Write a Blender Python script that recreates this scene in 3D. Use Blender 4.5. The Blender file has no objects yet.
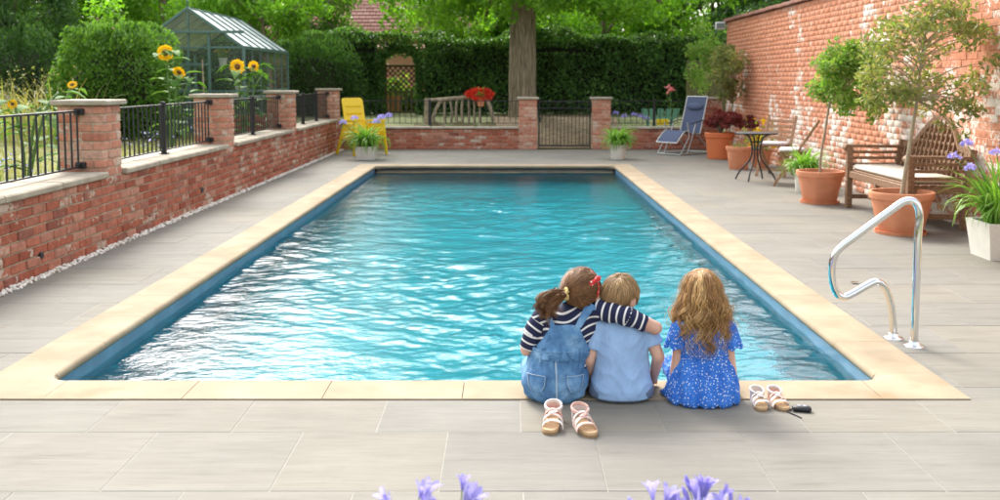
import bpy, bmesh, math, random
import numpy as np
from mathutils import Vector, Matrix, Quaternion
from mathutils.bvhtree import BVHTree
R = math.radians
SC = bpy.context.scene
COL = SC.collection

# ---------------------------------------------------------------- camera, sky, sun, exposure
cam_d = bpy.data.cameras.new('camera'); cam = bpy.data.objects.new('camera', cam_d); COL.objects.link(cam)
SC.camera = cam
cam.location = (0, 0, 1.45)
cam.rotation_euler = (R(90 - 4.955), 0, 0)
cam_d.sensor_width = 36; cam_d.lens = 36
cam_d.shift_x = -0.007; cam_d.shift_y = -0.0833
cam_d.clip_start = 0.05; cam_d.clip_end = 2000
cam_d.dof.use_dof = True; cam_d.dof.focus_distance = 4.7; cam_d.dof.aperture_fstop = 4.5

SUN_EL, SUN_AZ = 42, 338          # azimuth clockwise from +Y: hazy sun ahead and to the left
W = bpy.data.worlds.new('World'); SC.world = W; W.use_nodes = True
wn = W.node_tree.nodes; wl = W.node_tree.links
sky = wn.new('ShaderNodeTexSky'); sky.sky_type = 'NISHITA'; sky.sun_disc = False
sky.sun_elevation = R(SUN_EL); sky.sun_rotation = R(SUN_AZ)
sky.air_density = 1.3; sky.dust_density = 5.0; sky.ozone_density = 1.0
hs = wn.new('ShaderNodeHueSaturation'); hs.inputs['Saturation'].default_value = 0.30
bg = wn['Background']; bg.inputs['Strength'].default_value = 0.15
wl.new(sky.outputs[0], hs.inputs['Color']); wl.new(hs.outputs[0], bg.inputs['Color'])
sl = bpy.data.lights.new('sun', 'SUN'); so = bpy.data.objects.new('sun', sl); COL.objects.link(so)
sl.energy = 0.9; sl.angle = R(16); sl.color = (1.0, 0.95, 0.87)
_a = R(SUN_AZ); _d = Vector((math.sin(_a) * math.cos(R(SUN_EL)), math.cos(_a) * math.cos(R(SUN_EL)), math.sin(R(SUN_EL))))
so.rotation_euler = (-_d).to_track_quat('-Z', 'Y').to_euler(); so.location = (-12, 10, 14)
SC.view_settings.view_transform = 'Standard'; SC.view_settings.look = 'None'
SC.view_settings.exposure = 1.62; SC.view_settings.gamma = 1.0
SC.cycles.max_bounces = 10; SC.cycles.transparent_max_bounces = 16; SC.cycles.caustics_reflective = False
SC.cycles.sample_clamp_indirect = 8.0

# ---------------------------------------------------------------- helpers
rng = np.random.default_rng(7)
random.seed(7)

def tag(o, label=None, cat=None, group=None, kind=None):
    if label: o['label'] = label
    if cat: o['category'] = cat
    if group: o['group'] = group
    if kind: o['kind'] = kind
    return o

def thing(name, label, cat, loc=(0, 0, 0), rz=0.0, group=None):
    o = bpy.data.objects.new(name, None); COL.objects.link(o)
    o.empty_display_size = .1
    o.location = loc; o.rotation_euler = (0, 0, rz)
    return tag(o, label, cat, group)

def link(name, mesh, parent=None, loc=None, rot=None, scale=None):
    o = bpy.data.objects.new(name, mesh); COL.objects.link(o)
    if parent is not None: o.parent = parent
    if loc is not None: o.location = loc
    if rot is not None: o.rotation_euler = rot
    if scale is not None: o.scale = scale
    return o

def np_mesh(name, V, F, m=None, smooth=False):
    V = np.asarray(V, dtype=np.float32); F = np.asarray(F, dtype=np.int32); k = F.shape[1]
    me = bpy.data.meshes.new(name)
    me.vertices.add(len(V)); me.vertices.foreach_set('co', V.ravel())
    me.loops.add(F.size); me.loops.foreach_set('vertex_index', F.ravel())
    me.polygons.add(len(F)); me.polygons.foreach_set('loop_start', np.arange(0, F.size, k, dtype=np.int32))
    try: me.polygons.foreach_set('loop_total', np.full(len(F), k, dtype=np.int32))
    except Exception: pass
    me.polygons.foreach_set('use_smooth', np.full(len(F), smooth))
    if m is not None: me.materials.append(m)
    me.update(calc_edges=True)
    return me

def ortho(d):
    d = Vector(d).normalized()
    a = Vector((0, 0, 1)) if abs(d.z) < .9 else Vector((1, 0, 0))
    u = d.cross(a).normalized(); return u, d.cross(u).normalized()

def catmull(P, n=8):
    P = [Vector(p) for p in P]; out = []
    for i in range(len(P) - 1):
        p0 = P[max(i - 1, 0)]; p1 = P[i]; p2 = P[i + 1]; p3 = P[min(i + 2, len(P) - 1)]
        for k in range(n):
            t = k / n
            out.append(.5 * ((2 * p1) + (p2 - p0) * t + (2 * p0 - 5 * p1 + 4 * p2 - p3) * t * t + (3 * p1 - p0 - 3 * p2 + p3) * t ** 3))
    out.append(P[-1]); return out

class MB:
    def __init__(s): s.v = []; s.f = []
    def add(s, vs, fs):
        b = len(s.v); s.v += [tuple(v) for v in vs]; s.f += [tuple(b + i for i in f) for f in fs]; return s
    def box(s, c, d, M=None):
        x, y, z = d[0] / 2, d[1] / 2, d[2] / 2; c = Vector(c)
        vs = [Vector((i * x, j * y, k * z)) for i in (-1, 1) for j in (-1, 1) for k in (-1, 1)]
        vs = [((M @ v) if M else v) + c for v in vs]
        return s.add(vs, [(0, 1, 3, 2), (4, 6, 7, 5), (0, 4, 5, 1), (2, 3, 7, 6), (0, 2, 6, 4), (1, 5, 7, 3)])
    def cbox(s, c, d, b=.004, M=None):
        h = [d[0] / 2, d[1] / 2, d[2] / 2]; c = Vector(c); b = min(b, min(h) * .8)
        vs = []; idx = {}
        for sx in (-1, 1):
            for sy in (-1, 1):
                for sz in (-1, 1):
                    sg = (sx, sy, sz)
                    for a in range(3):
                        p = [sg[i] * (h[i] if i == a else h[i] - b) for i in range(3)]
                        idx[(sx, sy, sz, a)] = len(vs); v = Vector(p); vs.append(((M @ v) if M else v) + c)
        fs = []
        for a in range(3):
            o = [i for i in range(3) if i != a]
            for sg in (-1, 1):
                q = []
                for (p, r) in ((-1, -1), (1, -1), (1, 1), (-1, 1)):
                    k = [0, 0, 0]; k[a] = sg; k[o[0]] = p; k[o[1]] = r; q.append(idx[(k[0], k[1], k[2], a)])
                fs.append(q)
            for p in (-1, 1):
                for r in (-1, 1):
                    k0 = [0, 0, 0]; k1 = [0, 0, 0]; k0[a] = -1; k1[a] = 1
                    for k in (k0, k1): k[o[0]] = p; k[o[1]] = r
                    fs.append((idx[(*k0, o[0])], idx[(*k1, o[0])], idx[(*k1, o[1])], idx[(*k0, o[1])]))
        for sx in (-1, 1):
            for sy in (-1, 1):
                for sz in (-1, 1): fs.append((idx[(sx, sy, sz, 0)], idx[(sx, sy, sz, 1)], idx[(sx, sy, sz, 2)]))
        return s.add(vs, fs)
    def beam(s, p0, p1, w, h, up=(0, 0, 1), b=.003):
        p0 = Vector(p0); p1 = Vector(p1); d = (p1 - p0); L = d.length; d.normalize()
        u = d.cross(Vector(up))
        if u.length < 1e-4: u = d.cross(Vector((1, 0, 0)))
        u.normalize(); t = u.cross(d)
        M = Matrix((u, d, t)).transposed()
        return s.cbox((p0 + p1) / 2, (w, L, h), b, M)
    def tube(s, pts, r, n=8, cap=True, flat=None):
        pts = [Vector(p) for p in pts]; N = len(pts)
        rr = list(r) if hasattr(r, '__len__') else [r] * N
        d0 = (pts[1] - pts[0]).normalized(); u, w = ortho(d0); b = len(s.v); pd = d0
        for i, p in enumerate(pts):
            d = (pts[min(i + 1, N - 1)] - pts[max(i - 1, 0)])
            d = d.normalized() if d.length > 1e-9 else pd
            u = (u - d * u.dot(d)); u = u.normalized() if u.length > 1e-6 else ortho(d)[0]
            w = d.cross(u); pd = d
            fl = flat if flat else 1.0
            for k in range(n):
                a = 2 * math.pi * k / n
                s.v.append(tuple(p + u * math.cos(a) * rr[i] + w * math.sin(a) * rr[i] * fl))
        for i in range(N - 1):
            for k in range(n):
                a = b + i * n + k; c = b + i * n + (k + 1) % n
                s.f.append((a, c, c + n, a + n))
        if cap:
            s.f.append(tuple(b + k for k in range(n))[::-1]); s.f.append(tuple(b + (N - 1) * n + k for k in range(n)))
        return s
    def lathe(s, prof, n=28, c=(0, 0, 0), sx=1, sy=1):
        b = len(s.v)
        for (r, z) in prof:
            for k in range(n):
                a = 2 * math.pi * k / n; s.v.append((c[0] + r * math.cos(a) * sx, c[1] + r * math.sin(a) * sy, c[2] + z))
        for i in range(len(prof) - 1):
            for k in range(n):
                a = b + i * n + k; d = b + i * n + (k + 1) % n; s.f.append((a, d, d + n, a + n))
        if prof[0][0] > 1e-5: s.f.append(tuple(b + k for k in range(n))[::-1])
        if prof[-1][0] > 1e-5: s.f.append(tuple(b + (len(prof) - 1) * n + k for k in range(n)))
        return s
    def loft(s, rings, n=24, p=2.2):
        # ring: (centre, rx, ry [, tilt about x, tilt about y]) closed by caps
        b = len(s.v)
        for rg in rings:
            c = Vector(rg[0]); rx, ry = rg[1], rg[2]; tx = rg[3] if len(rg) > 3 else 0; ty = rg[4] if len(rg) > 4 else 0
            M = Matrix.Rotation(ty, 3, 'Y') @ Matrix.Rotation(tx, 3, 'X')
            for k in range(n):
                a = 2 * math.pi * k / n; ca, sa = math.cos(a), math.sin(a)
                x = rx * math.copysign(abs(ca) ** (2 / p), ca); y = ry * math.copysign(abs(sa) ** (2 / p), sa)
                s.v.append(tuple(M @ Vector((x, y, 0)) + c))
        for i in range(len(rings) - 1):
            for k in range(n):
                a = b + i * n + k; d = b + i * n + (k + 1) % n; s.f.append((a, d, d + n, a + n))
        s.f.append(tuple(b + k for k in range(n))[::-1]); s.f.append(tuple(b + (len(rings) - 1) * n + k for k in range(n)))
        return s
    def ell(s, c, r, M=None, n=16, m=10):
        c = Vector(c); vs = []; fs = []
        for i in range(m + 1):
            t = math.pi * i / m
            for k in range(n):
                a = 2 * math.pi * k / n
                v = Vector((r[0] * math.sin(t) * math.cos(a), r[1] * math.sin(t) * math.sin(a), -r[2] * math.cos(t)))
                vs.append(((M @ v) if M else v) + c)
        for i in range(m):
            for k in range(n):
                a = i * n + k; d = i * n + (k + 1) % n; fs.append((a, d, d + n, a + n))
        return s.add(vs, fs)
    def cap(s, p0, p1, r0, r1, n=14):
        p0 = Vector(p0); p1 = Vector(p1); d = (p1 - p0).normalized(); pts = []; rr = []
        for i in range(6):
            a = math.pi / 2 * (1 - i / 5); pts.append(p0 - d * r0 * math.sin(a)); rr.append(max(r0 * math.cos(a), 1e-4))
        for i in range(6):
            a = math.pi / 2 * i / 5; pts.append(p1 + d * r1 * math.sin(a)); rr.append(max(r1 * math.cos(a), 1e-4))
        return s.tube(pts, rr, n)
    def prism(s, poly, ext):
        e = Vector(ext); n = len(poly); vs = [Vector(p) for p in poly] + [Vector(p) + e for p in poly]
        return s.add(vs, [tuple(range(n))[::-1], tuple(range(n, 2 * n))] + [(i, (i + 1) % n, (i + 1) % n + n, i + n) for i in range(n)])
    def mesh(s, name, m=None, smooth=None, recalc=True, weld=0):
        me = bpy.data.meshes.new(name); me.from_pydata(s.v, [], s.f)
        if recalc:
            bm = bmesh.new(); bm.from_mesh(me)
            if weld: bmesh.ops.remove_doubles(bm, verts=bm.verts, dist=weld)
            bmesh.ops.recalc_face_normals(bm, faces=bm.faces); bm.to_mesh(me); bm.free()
        if smooth:
            me.polygons.foreach_set('use_smooth', [True] * len(me.polygons))
            if smooth < 180: me.set_sharp_from_angle(angle=R(smooth))
        if m is not None: me.materials.append(m)
        return me
    def build(s, name, m, parent=None, smooth=None, recalc=True, weld=0):
        return link(name, s.mesh(name, m, smooth, recalc, weld), parent)

def copy_tree(o, parent=None):
    c = o.copy(); COL.objects.link(c)
    if parent is not None: c.parent = parent
    for ch in list(o.children): copy_tree(ch, c)
    return c

# ---------------------------------------------------------------- materials
def _nt(name):
    m = bpy.data.materials.new(name); m.use_nodes = True
    nt = m.node_tree; return m, nt, nt.nodes, nt.links, nt.nodes['Principled BSDF']

def _coord(nt, kind='Object', scale=(1, 1, 1)):
    n = nt.nodes.new('ShaderNodeNewGeometry' if kind == 'World' else 'ShaderNodeTexCoord')
    o = n.outputs['Position'] if kind == 'World' else n.outputs[kind]
    mp = nt.nodes.new('ShaderNodeMapping'); mp.inputs['Scale'].default_value = scale
    nt.links.new(o, mp.inputs['Vector']); return mp.outputs[0]

def _noise(nt, vec, scale, detail=4, rough=.55):
    n = nt.nodes.new('ShaderNodeTexNoise'); n.inputs['Scale'].default_value = scale
    n.inputs['Detail'].default_value = detail; n.inputs['Roughness'].default_value = rough
    nt.links.new(vec, n.inputs['Vector']); return n.outputs[0]

def _ramp(nt, fac, stops, interp='LINEAR'):
    r = nt.nodes.new('ShaderNodeValToRGB'); e = r.color_ramp.elements; r.color_ramp.interpolation = interp
    while len(e) < len(stops): e.new(.5)
    for k, (p, c) in enumerate(stops):
        e[k].position = p; e[k].color = (*c, 1) if len(c) == 3 else c
    nt.links.new(fac, r.inputs[0]); return r.outputs[0]

def _mix(nt, fac, a, b, mode='MIX'):
    n = nt.nodes.new('ShaderNodeMix'); n.data_type = 'RGBA'; n.blend_type = mode
    for sock, val in ((n.inputs[0], fac), (n.inputs[6], a), (n.inputs[7], b)):
        if hasattr(val, 'links'): nt.links.new(val, sock)
        elif isinstance(val, (int, float)): sock.default_value = val
        else: sock.default_value = (*val, 1)
    return n.outputs[2]

def _math(nt, op, a, b=None, c=None):
    n = nt.nodes.new('ShaderNodeMath'); n.operation = op
    for sock, val in zip(n.inputs, (a, b, c)):
        if val is None: continue
        if hasattr(val, 'links'): nt.links.new(val, sock)
        else: sock.default_value = val
    return n.outputs[0]

def _rand(nt):
    a = nt.nodes.new('ShaderNodeObjectInfo').outputs['Random']; b = nt.nodes.new('ShaderNodeNewGeometry').outputs['Random Per Island']
    return _math(nt, 'FRACT', _math(nt, 'ADD', _math(nt, 'MULTIPLY', a, 7.31), b))

def _bump(nt, bsdf, h, strength, dist=.01):
    b = nt.nodes.new('ShaderNodeBump'); b.inputs['Strength'].default_value = strength; b.inputs['Distance'].default_value = dist
    nt.links.new(h, b.inputs['Height']); nt.links.new(b.outputs[0], bsdf.inputs['Normal']); return b

def mat(name, cols, rough=.6, rnd=False, nscale=6, namt=.25, nstretch=(1, 1, 1), space='Object', bump=0, bscale=None, bdist=.004, metal=0, spec=.5, dirt=None):
    m, nt, N, L, P = _nt(name)
    cols = cols if isinstance(cols[0], (tuple, list)) else [cols]
    vec = _coord(nt, space, nstretch)
    nz = _noise(nt, vec, nscale)
    if len(cols) > 1:
        fac = _rand(nt) if rnd else _ramp(nt, nz, [(.3, (0, 0, 0)), (.7, (1, 1, 1))])
        col = _ramp(nt, fac, [(i / (len(cols) - 1), c) for i, c in enumerate(cols)])
    else:
        r = N.new('ShaderNodeRGB'); r.outputs[0].default_value = (*cols[0], 1); col = r.outputs[0]
    if namt:
        sh = _ramp(nt, nz, [(.25, (1 - namt,) * 3), (.75, (1 + namt * .6,) * 3)])
        col = _mix(nt, 1.0, col, sh, 'MULTIPLY')
    if dirt:
        dn = _noise(nt, vec, dirt[1], 6, .65)
        col = _mix(nt, _ramp(nt, dn, [(dirt[2], (0, 0, 0)), (dirt[2] + .14, (dirt[3],) * 3)]), col, dirt[0])
    L.new(col, P.inputs['Base Color'])
    P.inputs['Roughness'].default_value = rough; P.inputs['Metallic'].default_value = metal
    P.inputs['Specular IOR Level'].default_value = spec
    if bump: _bump(nt, P, _noise(nt, vec, bscale or nscale * 4, 5, .6), bump, bdist)
    return m

def leaf_mat(name, cols, trans=.35, rough=.45, tcol=None, spec=.3):
    m, nt, N, L, P = _nt(name)
    col = _ramp(nt, _rand(nt), [(i / (len(cols) - 1), c) for i, c in enumerate(cols)])
    nz = _noise(nt, _coord(nt, 'World'), 1.3, 3)
    col = _mix(nt, 1.0, col, _ramp(nt, nz, [(.3, (.72,) * 3), (.7, (1.25,) * 3)]), 'MULTIPLY')
    L.new(col, P.inputs['Base Color']); P.inputs['Roughness'].default_value = rough; P.inputs['Specular IOR Level'].default_value = spec
    t = N.new('ShaderNodeBsdfTranslucent'); L.new(_mix(nt, 1.0, col, tcol or (1.5, 1.6, .7), 'MULTIPLY'), t.inputs['Color'])
    mx = N.new('ShaderNodeMixShader'); mx.inputs[0].default_value = trans
    L.new(P.outputs[0], mx.inputs[1]); L.new(t.outputs[0], mx.inputs[2]); L.new(mx.outputs[0], N['Material Output'].inputs[0])
    return m

def glass_mat(name, tint=(.9, .97, .95), refl=1.0, dirt=.1):  # dirt: share of diffuse white; on roof panes it imitates sky reflection
    m, nt, N, L, P = _nt(name)
    tr = N.new('ShaderNodeBsdfTransparent'); tr.inputs[0].default_value = (*tint, 1)
    gl = N.new('ShaderNodeBsdfGlossy'); gl.inputs['Roughness'].default_value = .04
    df = N.new('ShaderNodeBsdfDiffuse'); df.inputs[0].default_value = (.75, .78, .76, 1)
    fr = N.new('ShaderNodeFresnel'); fr.inputs[0].default_value = 1.5
    mx = N.new('ShaderNodeMixShader'); L.new(_math(nt, 'MULTIPLY', fr.outputs[0], refl), mx.inputs[0]); L.new(tr.outputs[0], mx.inputs[1]); L.new(gl.outputs[0], mx.inputs[2])
    m2 = N.new('ShaderNodeMixShader'); nz = _noise(nt, _coord(nt, 'World'), 2.5)
    L.new(_math(nt, 'MULTIPLY', nz, dirt), m2.inputs[0]); L.new(mx.outputs[0], m2.inputs[1]); L.new(df.outputs[0], m2.inputs[2])
    L.new(m2.outputs[0], N['Material Output'].inputs[0]); return m

def brick_mat(name, cols, patch, pamt, pscale, soot=None, orange=False):
    m, nt, N, L, P = _nt(name)
    w = _coord(nt, 'World'); rd = _rand(nt)
    col = _ramp(nt, rd, [(i / (len(cols) - 1), c) for i, c in enumerate(cols)])
    n1 = _noise(nt, w, 18, 5, .6)
    col = _mix(nt, 1.0, col, _ramp(nt, n1, [(.25, (.68,) * 3), (.75, (1.28,) * 3)]), 'MULTIPLY')
    n2 = _noise(nt, w, pscale, 5, .62)
    n3 = _noise(nt, w, 26, 3, .6)
    rd2 = _math(nt, 'FRACT', _math(nt, 'MULTIPLY', rd, 13.7))
    a = _math(nt, 'ADD', _math(nt, 'MULTIPLY', n2, .72 if orange else .60), _math(nt, 'MULTIPLY', n3, .30))
    a = _math(nt, 'ADD', a, _math(nt, 'MULTIPLY', rd2, .10 if orange else .16))
    if orange:   # old limewash has flaked off more towards the top
        sx = N.new('ShaderNodeSeparateXYZ'); g = N.new('ShaderNodeNewGeometry'); L.new(g.outputs['Position'], sx.inputs[0])
        a = _math(nt, 'ADD', a, _math(nt, 'MULTIPLY', sx.outputs['Z'], -.042))
        a = _math(nt, 'ADD', a, _math(nt, 'MULTIPLY', sx.outputs['Y'], -.0035))
    f = _ramp(nt, a, [(pamt, (0, 0, 0)), (pamt + .035, (1, 1, 1))])
    col = _mix(nt, f, col, patch)
    if soot is not None:
        n4 = _noise(nt, w, 5, 6, .7)
        col = _mix(nt, _ramp(nt, n4, [(.60, (0, 0, 0)), (.74, (.7,) * 3)]), col, soot)
    L.new(col, P.inputs['Base Color']); P.inputs['Roughness'].default_value = .9; P.inputs['Specular IOR Level'].default_value = .2
    _bump(nt, P, _noise(nt, w, 60, 5, .7), .6, .006)
    return m

def streak_slab(name):
    m, nt, N, L, P = _nt(name)
    vec = _coord(nt, 'World', (1.6, 14, 1)); 
    # every slab has its own vein offset
    ri = N.new('ShaderNodeObjectInfo').outputs['Random']
    mp = N.new('ShaderNodeVectorMath'); mp.operation = 'ADD'; cb = N.new('ShaderNodeCombineXYZ')
    L.new(_math(nt, 'MULTIPLY', ri, 37.0), cb.inputs[0]); L.new(_math(nt, 'MULTIPLY', ri, 91.0), cb.inputs[1]); L.new(vec, mp.inputs[0]); L.new(cb.outputs[0], mp.inputs[1])
    n1 = _noise(nt, mp.outputs[0], 1.0, 8, .62)
    col = _ramp(nt, n1, [(.28, (.172, .161, .138)), (.42, (.212, .200, .174)), (.58, (.226, .214, .187)), (.75, (.246, .234, .207))])
    fs = _noise(nt, _coord(nt, 'World', (5, 70, 1)), 1.0, 6, .7); col = _mix(nt, 1.0, col, _ramp(nt, fs, [(.28, (.87, .86, .84)), (.5, (1.0, 1.0, 1.0)), (.72, (1.06, 1.06, 1.06))]), 'MULTIPLY')
    fp = _noise(nt, _coord(nt, 'World', (9, 24, 1)), 2.2, 5, .75); col = _mix(nt, _ramp(nt, fp, [(.64, (0, 0, 0)), (.74, (.45,) * 3)]), col, (.105, .094, .075))
    tint = _ramp(nt, ri, [(0, (.96, .97, .99)), (.5, (1.0, 1.0, 1.0)), (1, (1.04, 1.02, .98))])
    col = _mix(nt, 1.0, col, tint, 'MULTIPLY')
    w = _coord(nt, 'World')
    st = _noise(nt, w, 1.1, 5, .6)
    col = _mix(nt, 1.0, col, _ramp(nt, st, [(.3, (.86,) * 3), (.7, (1.06,) * 3)]), 'MULTIPLY')
    sp = _noise(nt, w, 38, 3, .5)
    col = _mix(nt, _ramp(nt, sp, [(.70, (0, 0, 0)), (.76, (.5,) * 3)]), col, (.22, .20, .17))
    sp2 = _noise(nt, w, 2.3, 6, .7); col = _mix(nt, _ramp(nt, sp2, [(.60, (0, 0, 0)), (.76, (.32,) * 3)]), col, (.15, .135, .11))
    L.new(col, P.inputs['Base Color']); P.inputs['Roughness'].default_value = .8; P.inputs['Specular IOR Level'].default_value = .15
    _bump(nt, P, _math(nt, 'ADD', n1, _math(nt, 'MULTIPLY', fs, .6)), .4, .004); return m

def water_mat():
    m, nt, N, L, P = _nt('pool_water')
    tr = N.new('ShaderNodeBsdfRefraction'); tr.inputs[0].default_value = (.72, .97, .985, 1); tr.inputs['Roughness'].default_value = 0; tr.inputs['IOR'].default_value = 1.33
    gl = N.new('ShaderNodeBsdfGlossy'); gl.inputs['Roughness'].default_value = .015
    fr = N.new('ShaderNodeFresnel'); fr.inputs[0].default_value = 1.33
    bp = N.new('ShaderNodeBump'); bp.inputs['Strength'].default_value = .5; bp.inputs['Distance'].default_value = .012
    L.new(_noise(nt, _coord(nt, 'World', (1, 1.2, 1)), 15, 3, .55), bp.inputs['Height'])
    L.new(bp.outputs[0], gl.inputs['Normal']); L.new(bp.outputs[0], tr.inputs['Normal']); L.new(bp.outputs[0], fr.inputs['Normal'])
    mx = N.new('ShaderNodeMixShader'); L.new(fr.outputs[0], mx.inputs[0]); L.new(tr.outputs[0], mx.inputs[1]); L.new(gl.outputs[0], mx.inputs[2])
    L.new(mx.outputs[0], N['Material Output'].inputs[0]); return m

X = {}
X['brick'] = brick_mat('red_brick', [(.31, .085, .05), (.40, .125, .075), (.46, .165, .105), (.36, .11, .065), (.52, .26, .18), (.26, .085, .06)], (.54, .42, .33), .605, 3.0, (.22, .12, .08))
X['brick_pillar'] = brick_mat('pillar_brick', [(.48, .18, .11), (.58, .28, .19), (.54, .23, .15), (.62, .38, .28), (.44, .16, .10)], (.60, .46, .36), .60, 4.0)
X['brick_wall'] = brick_mat('flaking_limewashed_brick', [(.56, .225, .125), (.61, .265, .155), (.58, .24, .14), (.63, .30, .19), (.56, .23, .135)], (.78, .68, .60), .497, 1.0, None, True)
X['mortar'] = mat('mortar', [(.44, .34, .235), (.54, .44, .32)], .95, nscale=9, bump=.5, bscale=70)
X['mortar_wall'] = brick_mat('limewashed_mortar', [(.60, .275, .165), (.58, .255, .15)], (.76, .66, .58), .512, 1.0, None, True)
X['stone'] = mat('pale_stone', [(.36, .305, .225), (.43, .375, .29)], .85, nscale=5, namt=.2, bump=.35, bscale=40, space='World', dirt=((.30, .27, .20), 7, .58, .5))
X['coping'] = mat('buff_sandstone', [(.315, .245, .162), (.365, .297, .205)], .85, nscale=3, namt=.12, bump=.12, bscale=90, space='World', spec=.2, dirt=((.27, .165, .08), 1.6, .57, .55))
X['slab'] = streak_slab('grey_paving')
X['grout'] = mat('pale_grout', (.27, .257, .226), .95, nscale=20, namt=.15, space='World')
X['pebble'] = mat('white_pebble', [(.75, .71, .62), (.85, .82, .76), (.6, .52, .42)], .7, rnd=True, namt=.1)
X['iron'] = mat('black_iron', (.012, .013, .015), .45, nscale=30, namt=.2)
X['liner'] = mat('blue_pool_liner', [(.10, .20, .31), (.13, .25, .37)], .35, nscale=4, namt=.12, space='World')
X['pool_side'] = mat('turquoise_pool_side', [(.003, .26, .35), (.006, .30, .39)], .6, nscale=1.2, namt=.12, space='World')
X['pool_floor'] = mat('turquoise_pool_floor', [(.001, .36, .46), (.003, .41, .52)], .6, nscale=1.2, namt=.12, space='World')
X['water'] = water_mat()
X['chrome'] = mat('polished_steel', (.72, .73, .74), .10, namt=.04, metal=1)
X['terracotta'] = mat('terracotta', [(.62, .235, .115), (.69, .29, .155)], .75, nscale=5, namt=.14, bump=.2, bscale=60, dirt=((.66, .42, .30), 6, .62, .4))
X['orange_pot'] = mat('orange_plastic', (.64, .17, .055), .5, nscale=3, namt=.08)
X['white_pot'] = mat('white_glazed', (.72, .69, .62), .6, nscale=6, namt=.12, dirt=((.45, .40, .30), 8, .6, .4))
X['soil'] = mat('soil', (.06, .04, .025), .95, nscale=30, namt=.5, bump=.8)
X['teak'] = mat('weathered_teak', [(.20, .105, .055), (.30, .17, .09)], .65, nscale=5, namt=.3, nstretch=(8, 8, 8), bump=.3, bscale=50)
X['teak_light'] = mat('golden_teak', [(.26, .14, .065), (.36, .205, .10)], .6, nscale=30, namt=.25, bump=.2, bscale=60)
X['cushion'] = mat('cream_cushion', (.72, .66, .56), .9, nscale=8, namt=.1, bump=.2, bscale=200)
X['bark'] = mat('oak_bark', [(.20, .155, .10), (.34, .27, .185)], .95, nscale=9, namt=.45, nstretch=(3, 3, .35), bump=1.0, bscale=9, bdist=.05)
X['stem'] = mat('pale_stem', (.38, .31, .21), .85, nscale=20, namt=.25)
X['greenstem'] = mat('green_stem', (.12, .22, .06), .6, namt=.2)
X['grass'] = leaf_mat('lawn_grass', [(.10, .17, .035), (.16, .22, .06), (.22, .24, .09)], .3)
X['lawn'] = mat('mown_lawn', [(.13, .16, .05), (.20, .21, .085)], .95, nscale=1.5, namt=.3, bump=.6, bscale=60, space='World')
X['litter_ground'] = mat('leaf_litter', [(.16, .11, .06), (.24, .17, .09)], .95, nscale=7, namt=.4, bump=.8, bscale=40, space='World')
X['hedge'] = leaf_mat('hedge_leaf', [(.035, .085, .024), (.065, .15, .038), (.105, .22, .054), (.18, .31, .085)], .36, .35)
X['oak'] = leaf_mat('fresh_leaf', [(.10, .23, .018), (.15, .32, .028), (.21, .39, .042), (.12, .27, .022)], .45, .45)
X['tree_mid'] = leaf_mat('mid_leaf', [(.07, .155, .026), (.11, .215, .037), (.155, .265, .055)], .4)
X['tree_dark'] = leaf_mat('dark_leaf', [(.042, .10, .026), (.062, .135, .036), (.085, .175, .046)], .36)
X['bush'] = leaf_mat('laurel_leaf', [(.08, .18, .028), (.12, .24, .04), (.17, .31, .06)], .35, .32)
X['olive'] = leaf_mat('olive_leaf', [(.15, .21, .06), (.22, .25, .085), (.32, .28, .13), (.18, .24, .075)], .38)
X['bay'] = leaf_mat('bay_leaf', [(.12, .25, .035), (.18, .34, .055), (.25, .38, .085), (.36, .39, .13)], .4)
X['maple'] = leaf_mat('maple_leaf', [(.13, .028, .028), (.19, .042, .038), (.26, .07, .055)], .25, .5, (1.6, .8, .7))
X['strap'] = leaf_mat('strap_leaf', [(.13, .30, .03), (.19, .38, .05), (.26, .44, .09)], .35)
X['straw'] = leaf_mat('straw_grass', [(.26, .23, .09), (.32, .27, .13), (.20, .24, .07)], .35)
X['sunleaf'] = leaf_mat('sunflower_leaf', [(.075, .17, .03), (.11, .22, .05), (.15, .26, .075)], .3, .65, None, .12)
X['petal_y'] = leaf_mat('yellow_petal', [(.85, .52, .01), (.90, .60, .015)], .3, .6, (1.0, .9, .4))
X['petal_v'] = leaf_mat('violet_petal', [(.34, .30, .72), (.46, .42, .82), (.60, .57, .88)], .4, .6, (1.1, 1.05, 1.15))
X['petal_r'] = leaf_mat('red_petal', [(.75, .05, .03), (.85, .09, .05)], .3, .6, (1, .6, .5))
X['petal_p'] = leaf_mat('pink_petal', [(.80, .25, .28), (.85, .35, .35)], .3, .6, (1, .8, .8))
X['seedhead'] = mat('sunflower_disc', (.20, .075, .012), .9, nscale=60, namt=.5, bump=.8)
X['yellow'] = mat('yellow_plastic', (.85, .60, .015), .35, namt=.05)
X['grey_alu'] = mat('painted_tube', (.55, .56, .55), .35, metal=.6, namt=.05)
X['mesh_blue'] = mat('blue_sling_fabric', (.085, .11, .19), .8, nscale=40, namt=.12, bump=.3, bscale=300)
X['black_plastic'] = mat('black_plastic', (.015, .015, .018), .5, namt=.1)
X['gh_green'] = mat('green_aluminium', (.095, .175, .145), .45, namt=.1)
X['glass'] = glass_mat('greenhouse_glass')
X['roofglass'] = glass_mat('greenhouse_roof_glass', (.85, .93, .9), 2.2, 1.7)  # strong diffuse white mixed in for whitewash and painted sky reflection
X['rooftile'] = mat('clay_roof_tile', [(.28, .12, .085), (.36, .17, .12), (.31, .15, .12)], .85, rnd=True, namt=.25, nscale=4)
X['house_brick'] = mat('orange_house_brick', [(.48, .19, .10), (.56, .25, .15), (.44, .17, .09)], .9, rnd=True, namt=.2)
X['fence_wood'] = mat('mossy_fence_wood', [(.10, .095, .035), (.14, .13, .05)], .9, nscale=6, namt=.3, nstretch=(6, 6, .6), bump=.4)
X['driftwood'] = mat('driftwood', [(.26, .20, .13), (.38, .31, .22)], .9, nscale=12, namt=.35, bump=.6)
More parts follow.
